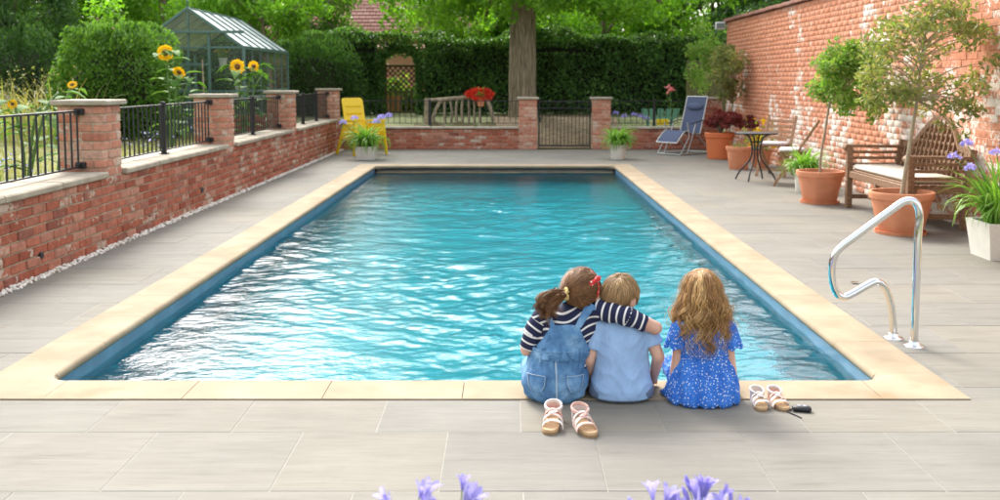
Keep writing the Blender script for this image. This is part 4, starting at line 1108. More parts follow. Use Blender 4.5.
# purple maple in bright orange pot
t = thing('potted_maple', 'spreading dark red maple in bright orange plastic pot', 'potted tree', (3.92, 18.42, 0))
MB().lathe([(.205, 0), (.215, .01), (.25, .38), (.268, .40), (.275, .48), (.262, .49), (.245, .47), (.235, .40)], 32).build('pot', X['orange_pot'], t, 35)
MB().lathe([(.24, .44), (.0005, .45)], 24).build('soil', X['soil'], t, 60)
g = np.random.default_rng(97); ce, ra = crown_clumps((.18, -.05, .74), (.52, .42, .16), 46, g, .07, .14, .2); ce[:, 2] -= .25 * ((ce[:, 0] - .18) ** 2 + ce[:, 1] ** 2)
br = MB()
for c in ce: br.tube(catmull([(0, 0, .44), (c[0] * .35, c[1] * .35, .70), tuple(c)], 3), [.014, .012, .010, .008, .006, .004, .003], 5)
br.build('branches', X['bark'], t, 60)
leaf_obj('crown', clump_points(ce, ra, np.full(len(ce), 70), g, .5), .07, X['maple'], t, 98, aspect=.35, drop=.6)

# small terracotta pot before it
t = thing('flower_pot', 'plain terracotta pot between the orange pot and the bistro table', 'pot', (3.78, 16.28, 0))
pot(t, .205, .15, .37, X['terracotta'])
P = np.random.default_rng(5).normal(0, .06, (60, 3)) * np.array([1, 1, .4]) + np.array([0, 0, .37]); leaf_obj('leaves', P, .05, X['olive'], t, 5)

def shrub_pot(label, loc, rt, h, nl, leafm, flowerm, seed, spread, top, nf, m='terracotta'):
    t = thing('potted_plant', label, 'potted plant', loc); pot(t, rt, rt * .72, h, X[m]); g = np.random.default_rng(seed)
    P = np.stack([g.normal(0, spread, nl), g.normal(0, spread, nl), h + np.abs(g.normal(0, top, nl))], -1); leaf_obj('leaves', P, .07, leafm, t, seed)
    P = np.stack([g.normal(0, spread, nf), g.normal(0, spread, nf), h + .04 + np.abs(g.normal(0, top, nf))], -1); leaf_obj('flowers', P, .07, flowerm, t, seed + 1, aspect=.8)
    return t
shrub_pot('pot of yellow flowers behind the bistro table against the wall', (4.22, 16.6, 0), .19, .30, 160, X['bay'], X['petal_y'], 101, .15, .17, 130)

# olive shrub trained on the wall end
t = thing('wall_shrub', 'pale olive leaved shrub climbing the far end of the tall wall', 'shrub', (4.34, 19.35, 0))
stemmed(t, 0, [(0, 0, -.02), (-.03, 0, .6), (.02, -.05, 1.1), (0, -.1, 1.7)], .022, .010)
g = np.random.default_rng(105); ce, ra = crown_clumps((-.16, -.35, 1.62), (.30, .75, .52), 46, g, .09, .18, .3)
br = MB()
for c in ce: br.tube(catmull([(0, -.05, 1.0), (c[0] * .5, c[1] * .5, (c[2] + 1.1) / 2), tuple(c)], 3), [.010, .009, .008, .006, .005, .004, .003], 5)
br.build('branches', X['stem'], t, 60)
leaf_obj('crown', clump_points(ce, ra, np.full(len(ce), 55), g, .9), .075, X['olive'], t, 106, aspect=.42)
t = thing('wall_shrub', 'leafy green climber hanging by the floodlight at the wall end', 'shrub', (4.3, 21.7, .05))
g = np.random.default_rng(107); ce, ra = crown_clumps((-.05, 0, 1.9), (.4, .4, .75), 34, g, .12, .22, .3)
stemmed(t, 0, [(0, 0, -.05), (0, .05, .7), (0, 0, 1.4), (0, 0, 2.0)], .02, .01)
leaf_obj('crown', clump_points(ce, ra, np.full(len(ce), 70), g, .9), .08, X['bay'], t, 108, aspect=.45)

# ---- agapanthus
def umbel_cards(P0, r, n, g):
    d = g.normal(size=(n, 3)); d[:, 2] = np.abs(d[:, 2]) * .9 - .15; d /= np.linalg.norm(d, axis=1, keepdims=True); return np.asarray(P0) + d * r * g.uniform(.6, 1, (n, 1))

def strap_plant(t, z, n, L, wdt, seed, rad=.06, lean=.6, droop=.42, mat_=None):
    g = np.random.default_rng(seed); a = g.uniform(0, 6.28, n); r = rad * np.sqrt(g.random(n)); P = np.stack([r * np.cos(a), r * np.sin(a), np.full(n, z)], -1)
    V, F = blade_fan(P, L, wdt, g, lean, 6, droop); link('leaves', np_mesh('leaves', V, F, mat_ or X['strap']), t)

def white_pot(t, r, h, square=False):
    if square:
        p = MB()
        for (z0, z1, w0, w1) in ((0, h, .82, 1.0),):
            a, b = r * w0, r * w1; i = r * .86
            p.add([(-a, -a, 0), (a, -a, 0), (a, a, 0), (-a, a, 0), (-b, -b, h), (b, -b, h), (b, b, h), (-b, b, h), (-i, -i, h), (i, -i, h), (i, i, h), (-i, i, h), (-i, -i, h * .85), (i, -i, h * .85), (i, i, h * .85), (-i, i, h * .85)],
                  [(0, 3, 2, 1)] + [(k, (k + 1) % 4, (k + 1) % 4 + 4, k + 4) for k in range(4)] + [(4 + k, 4 + (k + 1) % 4, 8 + (k + 1) % 4, 8 + k) for k in range(4)] + [(8 + k, 8 + (k + 1) % 4, 12 + (k + 1) % 4, 12 + k) for k in range(4)] + [(12, 13, 14, 15)])
        p.build('pot', X['white_pot'], t)
        MB().box((0, 0, h * .87), (r * 1.68, r * 1.68, .02)).build('soil', X['soil'], t)
    else:
        pot(t, r, r * .78, h, X['white_pot'])

def stems_with_umbels(t, z0, heads, seed, r=.055, n=60):
    g = np.random.default_rng(seed); sm = MB(); P = []
    for (x, y, z) in heads:
        sm.tube(catmull([(x * .15, y * .15, z0), (x * .5, y * .5, z0 + (z - z0) * .55), (x, y, z)], 4), [.006 - .0003 * i for i in range(9)], 6); P.append(umbel_cards((x, y, z), r, n, g))
    sm.build('flower_stems', X['greenstem'], t, 60); leaf_obj('flowers', np.concatenate(P), .038, X['petal_v'], t, seed)

t = thing('agapanthus', 'white pot of strappy green leaves and violet flowers before the yellow chair', 'potted plant', (-2.58, 18.3, 0)); white_pot(t, .19, .24, True)
strap_plant(t, .22, 230, .62, .03, 1, .12, .75, .40); stems_with_umbels(t, .2, [(-.42, 0, .66), (-.22, .05, .74), (.28, 0, .76), (.40, .1, .78), (.18, .1, .68)], 2, .075, 70)
t = thing('agapanthus', 'round white pot of arching green leaves at the pool end beside the gate', 'potted plant', (2.04, 18.32, 0)); white_pot(t, .165, .27)
strap_plant(t, .25, 230, .52, .028, 3, .10, .75, .40)
t = thing('agapanthus', 'white square pot of strappy leaves and violet flowers at right picture edge', 'potted plant', (4.06, 8.12, 0)); white_pot(t, .21, .30, True)
strap_plant(t, .27, 260, .62, .026, 5, .13, .62, .34); stems_with_umbels(t, .25, [(-.42, 0, .82), (-.26, .12, .92), (-.12, -.1, .86), (.1, .1, .95), (-.34, -.12, .74), (.2, -.1, .9)], 6, .05, 40)
t = thing('grass_plant', 'bushy bright green leaves in white pot behind the lollipop tree pot', 'potted plant', (3.90, 13.0, 0)); white_pot(t, .16, .26)
strap_plant(t, .24, 240, .46, .024, 7, .11, .75, .40)
t = thing('agapanthus', 'pale violet flowers in the bed behind the far wall by the gate pillar', 'plant', (2.62, 21.6, .05)); strap_plant(t, 0, 120, .5, .03, 9, .2, .5, .3); stems_with_umbels(t, .0, [(-.28, 0, .66), (-.08, .05, .60), (.12, 0, .64), (.28, 0, .60), (.4, .05, .55)], 10, .08, 70)

# foreground agapanthus heads, close to the lens: every floret its own
def floret_mesh():
    m = MB()
    for k in range(6):
        a = 2 * math.pi * k / 6; ca, sa = math.cos(a), math.sin(a); ta, tb = -sa, ca; pts = []
        for (r, z, w) in ((.002, 0, .0025), (.004, .014, .004), (.009, .026, .0055), (.017, .034, .004), (.021, .036, .0008)):
            pts.append(((r * ca - ta * w, r * sa - tb * w, z), (r * ca + ta * w, r * sa + tb * w, z)))
        b = len(m.v); m.v += [p for q in pts for p in q]
        for i in range(4): m.f.append((b + i * 2, b + i * 2 + 1, b + i * 2 + 3, b + i * 2 + 2))
    return m.mesh('floret', X['petal_v'], 60, recalc=False)
FM = floret_mesh()
BUD = MB().lathe([(.0015, 0), (.004, .008), (.005, .02), (.003, .03), (.0005, .034)], 8).mesh('bud', X['petal_v'], 60)
def near_agapanthus(label, loc, heads, seed):
    t = thing('agapanthus', label, 'potted plant', loc, 0, 'agapanthus pots in the foreground'); pot(t, .15, .11, .26, X['white_pot']); strap_plant(t, .24, 60, .36, .026, seed, .08, .6, .4)
    g = random.Random(seed); sm = MB(); pm = MB()
    for (x, y, z) in heads:
        sm.tube(catmull([(x * .2, y * .2, .22), (x * .6, y * .6, .4), (x, y, z)], 5), .0045, 7)
        for i in range(11):
            a = g.uniform(0, 6.28); el = g.uniform(-.15, 1.35); d = Vector((math.cos(a) * math.cos(el), math.sin(a) * math.cos(el), math.sin(el))); L = g.uniform(.036, .064); e = Vector((x, y, z)) + d * L
            pm.tube([(x, y, z), tuple(e)], .0011, 4)
            o = link('bud' if g.random() < .3 else 'floret', None or (BUD if g.random() < .3 else FM), t, e); o.rotation_mode = 'QUATERNION'; o.rotation_quaternion = d.to_track_quat('Z', 'Y'); s = g.uniform(.8, 1.15); o.scale = (s, s, s)
    sm.build('flower_stem', X['greenstem'], t, 60); pm.build('pedicels', X['greenstem'], t)
near_agapanthus('violet agapanthus heads close to the camera below the denim girl, left one', (-.13, 1.9, -.003), [(-.055, 0, .578), (.035, .01, .582)], 11)
near_agapanthus('violet agapanthus heads close to the camera below the girl in the blue dress', (.37, 1.9, -.003), [(-.075, 0, .570), (.01, .01, .582), (.07, .0, .562)], 12)

# ================================================================ furniture
# teak bench with arched back
def bench():
    t = thing('garden_bench', 'teak garden bench with arched lattice back and cream seat cushion', 'bench', (4.15, 10.46, 0)); tk = X['teak']; L = .86; xf, xb = -.26, .27
    for s in (-1, 1):
        y = s * L
        MB().cbox((xf, y, .345), (.065, .065, .69), .006).build('leg', tk, t)
        MB().beam((xb, y, 0), (xb - .0, y, .44), .06, .065).build('leg', tk, t)
        MB().beam((xb, y, .44), (xb + .07, y, .78), .06, .065).build('back_post', tk, t)
        MB().beam((xf - .04, y, .705), (xb + .06, y, .70), .075, .032).build('armrest', tk, t)
        MB().tube([(xf - .03, y - .038, .685), (xf - .03, y + .038, .685)], .04, 14).build('arm_scroll', tk, t, 40)
        for z in (.50, .57, .635): MB().beam((xf + .03, y, z), (xb + .03, y, z), .022, .032).build('arm_slat', tk, t)
        MB().beam((xf, y, .13), (xb, y, .13), .03, .05).build('stretcher', tk, t)
        MB().beam((xf, y, .385), (xb, y, .385), .03, .07).build('seat_rail', tk, t)
    MB().cbox((xf, 0, .385), (.03, 2 * L - .065, .075), .005).build('seat_rail', tk, t); MB().cbox((xb, 0, .385), (.03, 2 * L - .065, .075), .005).build('seat_rail', tk, t)
    MB().cbox((xf + .22, 0, .13), (.04, 2 * L - .03, .05), .005).build('stretcher', tk, t)
    MB().cbox((xf, 0, .20), (.05, .05, .33), .005).build('leg', tk, t)
    for i in range(6): MB().cbox((xf + .045 + .085 * i, 0, .432), (.07, 2 * L + .05, .02), .004).build('seat_slat', tk, t)
    # cushion
    c = MB().cbox((.0, 0, .475), (.48, 2 * L - .10, .06), .025); c.build('cushion', X['cushion'], t, 60)
    # back: arched top rail, uprights, cross rails
    def top(y): 
        a = abs(y) / L
        return .72 + (.30 * math.cos(min(1, a / .62) * math.pi / 2) if a < .62 else 0) + (.05 if a < .75 else .05 * (1 - (a - .75) / .25))
    n = 26; pts = []
    for i in range(n + 1):
        y = -L + 2 * L * i / n; z = top(y); pts.append((xb + .02 + .20 * (z - .44), y, z))
    for i in range(n): MB().beam(pts[i], pts[i + 1], .045, .06, b=.002).build('top_rail', tk, t) if i == -1 else None
    m = MB()
    vs = []
    for (x, y, z) in pts: vs += [(x - .022, y, z - .03), (x + .022, y, z - .03), (x + .022, y, z + .03), (x - .022, y, z + .03)]
    fs = [(0, 1, 2, 3), tuple(len(vs) - 4 + k for k in (3, 2, 1, 0))]
    for i in range(n):
        for k in range(4): fs.append((i * 4 + k, i * 4 + (k + 1) % 4, i * 4 + 4 + (k + 1) % 4, i * 4 + 4 + k))
    m.add(vs, fs).build('top_rail', tk, t)
    k = 15
    for i in range(k):
        y = -L + 2 * L * (i + 1) / (k + 1); z = top(y); MB().beam((xb + .02, y, .46), (xb + .02 + .20 * (z - .44), y, z), .022, .045, (1, 0, 0)).build('back_slat', tk, t)
    for z in (.53, .62, .71): MB().beam((xb + .02 + .2 * (z - .44), -L, z), (xb + .02 + .2 * (z - .44), L, z), .018, .035).build('cross_rail', tk, t)
    for z, w in ((.80, .58), (.88, .40)): MB().beam((xb + .02 + .2 * (z - .44), -L * w, z), (xb + .02 + .2 * (z - .44), L * w, z), .018, .03).build('cross_rail', tk, t)
bench()

def folding_chair(label, loc, rz):
    t = thing('folding_chair', label, 'chair', loc, rz, 'wooden folding chairs at the bistro table'); tk = X['teak_light']; w = .21
    for s in (-1, 1):
        MB().beam((.28, s * w, .0), (-.30, s * w, .90), .028, .04, (0, 1, 0)).build('back_stile', tk, t)
        MB().beam((-.30, s * (w - .032), .0), (.20, s * (w - .032), .435), .026, .038, (0, 1, 0)).build('rear_leg', tk, t)
        MB().beam((-.16, s * (w - .032), .435), (.24, s * (w - .032), .445), .022, .035).build('seat_rail', tk, t)
    for z in (.50, .58, .66, .74, .82):
        x = .28 - .58 * z / .90; MB().beam((x, -w, z), (x, w, z), .014, .045, (-.54, 0, .84)).build('back_slat', tk, t)
    for i in range(6): MB().cbox((-.14 + .07 * i, 0, .465), (.055, 2 * w - .02, .016), .003).build('seat_slat', tk, t)
    MB().beam((.22, -w, .10), (.22, w, .10), .02, .03).build('stretcher', tk, t); MB().beam((-.25, -w + .03, .06), (-.25, w - .03, .06), .02, .03).build('stretcher', tk, t)
    c = MB().cbox((.03, 0, .495), (.38, .38, .045), .018); c.build('cushion', floral, t, 60)
m, nt, N, L, P = _nt('floral_cushion'); vo = N.new('ShaderNodeTexVoronoi'); vo.inputs['Scale'].default_value = 26; L.new(_coord(nt), vo.inputs['Vector'])
L.new(_mix(nt, _ramp(nt, vo.outputs['Distance'], [(.22, (1, 1, 1)), (.34, (0, 0, 0))]), (.76, .73, .74), (.42, .28, .48)), P.inputs['Base Color']); P.inputs['Roughness'].default_value = .9; floral = m
folding_chair('wooden folding chair with slatted back behind the bistro table, farther one', (4.10, 15.2, 0), R(238))
folding_chair('wooden folding chair seen edge on beside the lollipop tree, nearer one', (3.98, 13.75, 0), R(163))

t = thing('bistro_table', 'small round black metal bistro table with curved legs', 'table', (3.60, 14.42, 0))
MB().lathe([(.0005, .672), (.29, .672), (.305, .675), (.31, .685), (.305, .695), (.0005, .697)], 36).build('table_top', X['iron'], t, 35)
for i in range(4):
    a = R(45 + 90 * i + 12); d = Vector((math.cos(a), math.sin(a), 0)); q = catmull([d * .20 + Vector((0, 0, .67)), d * .10 + Vector((0, 0, .62)), d * .06 + Vector((0, 0, .45)), d * .09 + Vector((0, 0, .30)), d * .24 + Vector((0, 0, .12)), d * .30 + Vector((0, 0, .006))], 5)
    MB().tube(q, .012, 8).build('leg', X['iron'], t, 60)
for z, r in ((.45, .062), (.56, .085)): MB().tube([(r * math.cos(R(k * 15)), r * math.sin(R(k * 15)), z) for k in range(25)], .007, 6).build('ring', X['iron'], t, 60)

# blue zero gravity recliner
def recliner():
    t = thing('reclining_chair', 'blue fabric reclining garden chair with grey tube frame by the far wall', 'recliner', (3.62, 19.85, 0), R(222)); al = X['grey_alu']; w = .25
    back = [(-.02, .40), (-.12, .70), (-.25, 1.12)]; seat = [(-.02, .40), (.20, .40), (.42, .46)]; leg = [(.44, .46), (.58, .36), (.70, .24)]
    def sling(nm, pr, wd, th=.012):
        q = catmull([(x, 0, z) for x, z in pr], 6); m = MB(); vs = []; n = len(q)
        for i, p in enumerate(q): vs += [(p.x, -wd, p.z + th), (p.x, wd, p.z + th), (p.x, wd, p.z - .002), (p.x, -wd, p.z - .002)]
        fs = [(0, 1, 2, 3), tuple(4 * n - 4 + k for k in (3, 2, 1, 0))]
        for i in range(n - 1):
            for k in range(4): fs.append((i * 4 + k, i * 4 + (k + 1) % 4, i * 4 + 4 + (k + 1) % 4, i * 4 + 4 + k))
        m.add(vs, fs).build(nm, X['mesh_blue'], t, 50)
    sling('back_sling', back, w - .02); sling('seat_sling', seat, w - .02); sling('leg_sling', leg, w - .03)
    for s in (-1, 1):
        y = s * w
        MB().tube(catmull([(x, y, z) for x, z in back], 5), .013, 8).build('back_tube', al, t, 60); MB().tube(catmull([(x, y, z) for x, z in seat] + [(x, y, z) for x, z in leg[1:]], 5), .013, 8).build('seat_tube', al, t, 60)
        y = s * (w + .03)
        MB().tube([(.42, y, .62), (.36, y, .35), (.62, y, .015)], .013, 8).build('front_leg', al, t, 60)
        MB().tube([(.16, y, .60), (.28, y, .30), (.42, y, .015)], .012, 8).build('mid_leg', al, t, 60)
        MB().tube([(.22, y, .46), (-.10, y, .22), (-.34, y, .015)], .013, 8).build('rear_leg', al, t, 60)
        MB().tube([(.62, y, .013), (-.34, y, .013)], .012, 8).build('base_bar', al, t, 60)
        MB().tube(catmull([(-.18, y, .66), (-.02, y, .655), (.18, y, .62), (.30, y, .60)], 4), [.022] * 13, 8, flat=.55).build('armrest', X['black_plastic'], t, 60)
    MB().tube([(-.25, -w, 1.12), (-.25, w, 1.12)], .013, 8).build('top_tube', al, t, 60); MB().tube([(.70, -w, .24), (.70, w, .24)], .013, 8).build('foot_tube', al, t, 60)
    for x in (.62, -.34): MB().tube([(x, -w - .03, .013), (x, w + .03, .013)], .012, 8).build('base_bar', al, t, 60)
    p = MB().ell((-.165, 0, .93), (.04, .20, .075), Matrix.Rotation(R(-18), 3, 'Y')); p.build('head_pillow', X['mesh_blue'], t, 60)
recliner()

def yellow_chair():
    t = thing('yellow_chair', 'bright yellow plastic garden armchair beside the agapanthus pot', 'chair', (-2.86, 19.55, 0), R(-48)); m = X['yellow']; w = .24
    # local x forward; back panel with rounded top
    pts = []
    for k in range(9): a = math.pi / 2 * k / 8; pts.append((w - .07 + .07 * math.cos(a), 1.03 + .07 * math.sin(a)))
    poly = [(w, .40)] + pts + [(-p[0], p[1]) for p in pts[::-1]] + [(-w, .40)]
    MB().prism([(-.14 - .22 * (z - .40), y, z) for y, z in poly], (-.025, 0, 0)).build('backrest', m, t)
    for z in (.52, .66, .80, .94): MB().beam((-.125 - .22 * (z - .4), -w + .05, z), (-.125 - .22 * (z - .4), w - .05, z), .012, .03).build('back_rib', m, t)
    MB().cbox((.08, 0, .41), (.46, 2 * w, .03), .012).build('seat', m, t)
    for s in (-1, 1):
        y = s * (w + .02); yo = s * (w + .10)
        MB().beam((-.22, y, .64), (.30, yo, .68), .07, .03).build('armrest', m, t)
        MB().beam((.28, yo - s * .01, .67), (.33, yo + s * .03, .0), .028, .075, (1, 0, 0)).build('front_leg', m, t)
        MB().beam((-.16, y, .60), (-.30, yo + s * .03, .0), .028, .075, (1, 0, 0)).build('rear_leg', m, t)
        MB().prism([(.25, yo - s * .005, .60), (.27, yo + s * .015, .30), (-.16, yo, .30), (-.14, y + s * .01, .60)], (0, s * .012, 0)).build('side_panel', m, t)
    MB().beam((.27, -w - .06, .30), (.27, w + .06, .30), .025, .14).build('apron', m, t)
yellow_chair()

# ---------------------------------------------------------------- pool handrail
t = thing('pool_handrail', 'bent polished steel pool handrail at the right coping', 'handrail', (2.23, 5.45, 0))
hp = [(-.004, -.085, .0), (-.004, -.085, .30), (-.002, -.083, .60), (.004, -.078, .715), (-.015, -.070, .785), (-.065, -.055, .795), (-.14, -.04, .74), (-.30, -.01, .605), (-.395, .01, .52), (-.425, .02, .455), (-.425, .03, .36), (-.40, .035, .275), (-.355, .04, .245), (-.30, .05, .262), (-.22, .06, .305), (-.165, .07, .325), (-.115, .078, .295), (-.075, .083, .20), (-.055, .086, .08), (-.052, .086, .0)]
MB().tube(catmull(hp, 7), .021, 16).build('tube', X['chrome'], t, 60)
for (x, y) in ((-.004, -.085), (-.052, .086)): MB().lathe([(.022, .03), (.028, .028), (.034, .012), (.052, .006), (.054, .0)], 24, (x, y, 0)).build('flange', X['chrome'], t, 40)

# floodlight at the wall end
t = thing('floodlight', 'small white floodlight on the end of the tall boundary wall', 'light', (4.40, 20.75, 2.5)); 
MB().cbox((-.02, -.03, .06), (.20, .07, .15), .01).build('housing', X['white_paint'], t); MB().cbox((.09, 0, .06), (.14, .03, .03), .004).build('bracket', X['white_paint'], t); MB().cbox((-.02, -.068, .06), (.16, .006, .11), .002).build('lens', X['glass'], t)

# fallen leaf and car key
t = thing('fallen_leaf', 'single dry brown leaf on the paving beside the handrail', 'leaf', (2.49, 7.05, .002)); mb = MB(); big_leaf(mb, (-.03, 0, .006), (1, .3, .1), .07, .05, .1); mb.build('blade', mat('dry_leaf', (.14, .09, .045), .8), t, recalc=False)
t = thing('car_key', 'black remote key fob lying beside the white sandals', 'key', (1.295, 4.285, 0), R(-14)); MB().cbox((0, 0, .012), (.082, .040, .022), .008).build('fob', X['black_plastic'], t, 50)
for x in (-.012, .012): MB().cbox((x, 0, .0245), (.016, .02, .004), .0015).build('button', mat('grey_button', (.25, .27, .3), .4) if 'grey_button' not in bpy.data.materials else bpy.data.materials['grey_button'], t)
MB().tube(catmull([(-.04, 0, .008), (-.06, -.03, .004), (-.03, -.07, .004), (-.005, -.10, .004)], 5), .003, 6).build('cord', X['black_plastic'], t, 60); MB().tube([(-.05 + .01 * math.cos(R(a)), .01 * math.sin(R(a)), .006) for a in range(0, 361, 30)], .0018, 6).build('ring', X['chrome'], t, 60)

# ---------------------------------------------------------------- sandals
X['cork'] = mat('tan_footbed', (.60, .40, .22), .8, nscale=40, namt=.2); X['sole'] = mat('sandal_sole', (.30, .19, .10), .8)
X['strapw'] = mat('white_strap', (.78, .70, .66), .5, nscale=30, namt=.1); X['strapp'] = mat('pink_strap', [(.72, .40, .33), (.80, .58, .50)], .45, nscale=30, namt=.1)
def sandal(label, loc, rz, strap, strap2, group, L=.175, W=.072, side=1, sc=1.0):
    t = thing('sandal', label, 'sandal', loc, rz, group)     # toe towards local -y
    t.scale = (sc, sc, sc)
    out = []
    for k in range(28):
        a = 2 * math.pi * k / 28; y = -math.cos(a); wv = W / 2 * (.80 + .22 * (-y) - .10 * math.exp(-((y - .1) / .35) ** 2)); out.append((wv * math.sin(a) * (abs(math.sin(a)) ** -.25 if abs(math.sin(a)) > .01 else 0) + side * .005 * (1 - y), y * L / 2))
    def slab(nm, z0, z1, s, m): MB().prism([(x * s, y * s, z0) for x, y in out], (0, 0, z1 - z0)).build(nm, m, t)
    slab('sole', 0, .010, 1.0, X['sole']); slab('footbed', .010, .019, .97, X['cork'])
    def band(nm, y0, h, m, wd=.014, wf=1.0, y1=None):
        m_ = MB(); vs = []; n = 14
        for i in range(n + 1):
            a = math.pi * i / n; x = -W / 2 * wf * math.cos(a); z = .012 + h * math.sin(a) ** .8; yy = y0 + (0 if y1 is None else (y1 - y0) * i / n)
            for (dy, k) in ((-wd / 2, 1.0), (wd / 2, 1.0), (wd / 2, .93), (-wd / 2, .93)): vs.append((x * k, yy + dy, .012 + (z - .012) * k))
        fs = [(0, 1, 2, 3), tuple(4 * n + k for k in (3, 2, 1, 0))]
        for i in range(n):
            for k in range(4): fs.append((i * 4 + k, i * 4 + (k + 1) % 4, i * 4 + 4 + (k + 1) % 4, i * 4 + 4 + k))
        m_.add(vs, fs).build(nm, m, t, 50)
    band('toe_strap', -L * .26, .030, strap, .018, 1.0); band('cross_strap', -L * .14, .040, strap2, .012, .98, -L * .02); band('cross_strap', -L * .02, .040, strap, .012, .98, -L * .14); band('instep_strap', L * .10, .048, strap2, .014, .93)
    # ankle loop and heel counter
    q = [(W * .40 * math.cos(R(a)), L * .30 + .038 * math.sin(R(a)), .058 + .006 * math.sin(R(a))) for a in range(0, 361, 20)]; MB().tube(q, .0045, 6, flat=1.6).build('ankle_strap', strap, t, 60)
    hc = MB(); vs = []; n = 10
    for i in range(n + 1):
        a = R(-10 + 200 * i / n); x = W * .40 * math.cos(a); y = L * .30 + .042 * math.sin(a); vs += [(x, y, .012), (x, y, .058), (x * .93, y - .003, .058), (x * .93, y - .003, .012)]
    fs = [(0, 1, 2, 3), tuple(4 * n + k for k in (3, 2, 1, 0))]
    for i in range(n):
        for k in range(4): fs.append((i * 4 + k, i * 4 + (k + 1) % 4, i * 4 + 4 + (k + 1) % 4, i * 4 + 4 + k))
    hc.add(vs, fs).build('heel_counter', strap2, t, 50)
    for i in range(3): MB().ell((W * .1 * (i - 1), -L * .06 + .01 * i, .052), (.009, .009, .005)).build('flower_trim', strap, t, 60)
    MB().cbox((W * .40, L * .28, .058), (.006, .012, .014), .002).build('buckle', X['chrome'], t)
sandal('pink and white girls sandal behind the denim girl, left of its pair', (.193, 4.085, 0), R(-4), X['strapw'], X['strapp'], 'pink sandals behind the denim girl', side=-1, sc=1.22)
sandal('pink and white girls sandal behind the denim girl, right of its pair', (.318, 4.050, 0), R(9), X['strapp'], X['strapw'], 'pink sandals behind the denim girl', side=1, sc=1.22)
sandal('white strapped sandal beside the blue dress, left of its pair', (1.128, 4.355, 0), R(2), X['strapw'], X['strapw'], 'white sandals beside the blue dress', .165, .075, -1)
sandal('white strapped sandal next to the key fob, right of its pair', (1.208, 4.355, 0), R(3), X['strapw'], X['strapp'], 'white sandals beside the blue dress', .165, .075, 1)

# ================================================================ the three children on the pool edge
def remesh(mb, voxel, smooth_it=4, fac=.5):
    me = mb.mesh('tmp'); o = link('tmp', me); md = o.modifiers.new('r', 'REMESH'); md.mode = 'VOXEL'; md.voxel_size = voxel; md.use_smooth_shade = True
    if smooth_it: s = o.modifiers.new('s', 'SMOOTH'); s.iterations = smooth_it; s.factor = fac
    dg = bpy.context.evaluated_depsgraph_get(); dg.update(); nm = bpy.data.meshes.new_from_object(o.evaluated_get(dg))
    bpy.data.objects.remove(o); bpy.data.meshes.remove(me)
    nm.polygons.foreach_set('use_smooth', np.ones(len(nm.polygons), dtype=bool)); return nm

def put(name, me, m, parent):
    me.materials.clear(); me.materials.append(m); me.name = name; return link(name, me, parent)

def get_co(me): a = np.empty(len(me.vertices) * 3, dtype=np.float32); me.vertices.foreach_get('co', a); return a.reshape(-1, 3)
def set_co(me, a): me.vertices.foreach_set('co', np.asarray(a, dtype=np.float32).ravel()); me.update()
def get_no(me): a = np.empty(len(me.vertices) * 3, dtype=np.float32); me.vertices.foreach_get('normal', a); return a.reshape(-1, 3)
def set_attr(me, name, vals): at = me.attributes.new(name, 'FLOAT', 'POINT'); at.data.foreach_set('value', np.asarray(vals, dtype=np.float32))
def wrinkle(me, amp, fn): c = get_co(me); n = get_no(me); set_co(me, c + n * (amp * fn(c))[:, None])

def bvh_of(me): return BVHTree.FromPolygons([tuple(v.co) for v in me.vertices], [tuple(p.vertices) for p in me.polygons])
def back_patch(bvhs, rows, off=.005, inner=.006):
    """rows of (x, z) points laid onto the back of a body (seen from -y), with a turned-in edge"""
    G = []
    for r in rows:
        L = []
        for (x, z) in r:
            hit = None
            for b in bvhs:
                h = b.ray_cast(Vector((x, -1, z)), Vector((0, 1, 0)))
                if h[0] is not None and (hit is None or h[0].y < hit[0].y): hit = h
            if hit is None:
                best = None
                for b in bvhs:
                    h = b.find_nearest(Vector((x, -.1, z)))
                    if h[0] is not None and (best is None or h[3] < best[3]): best = h
                p = best[0] + Vector((0, -off, 0))
            else: n = hit[1] if hit[1].y < 0 else -hit[1]; p = hit[0] + n * off
            L.append(p)
        G.append(L)
    h, w = len(G), len(G[0]); mb = MB(); 
    vs = [p for r in G for p in r]; fs = [(j * w + i, j * w + i + 1, (j + 1) * w + i + 1, (j + 1) * w + i) for j in range(h - 1) for i in range(w - 1)]
    rim = [(0, i) for i in range(w)] + [(j, w - 1) for j in range(1, h)] + [(h - 1, i) for i in range(w - 2, -1, -1)] + [(j, 0) for j in range(h - 2, 0, -1)]
    b = len(vs); vs += [G[j][i] + Vector((0, inner, 0)) for j, i in rim]; k = len(rim)
    for q in range(k): j, i = rim[q]; j2, i2 = rim[(q + 1) % k]; fs.append((j * w + i, j2 * w + i2, b + (q + 1) % k, b + q))
    return mb.add(vs, fs)
def lerp_rows(left, right, n, m):
    """left/right: polylines (x,z) from top to bottom"""
    def at(pl, f): s = f * (len(pl) - 1); i = min(int(s), len(pl) - 2); t = s - i; return (pl[i][0] + (pl[i + 1][0] - pl[i][0]) * t, pl[i][1] + (pl[i + 1][1] - pl[i][1]) * t)
    return [[(a[0] + (b[0] - a[0]) * i / m, a[1] + (b[1] - a[1]) * i / m) for i in range(m + 1)] for a, b in [(at(left, j / n), at(right, j / n)) for j in range(n + 1)]]

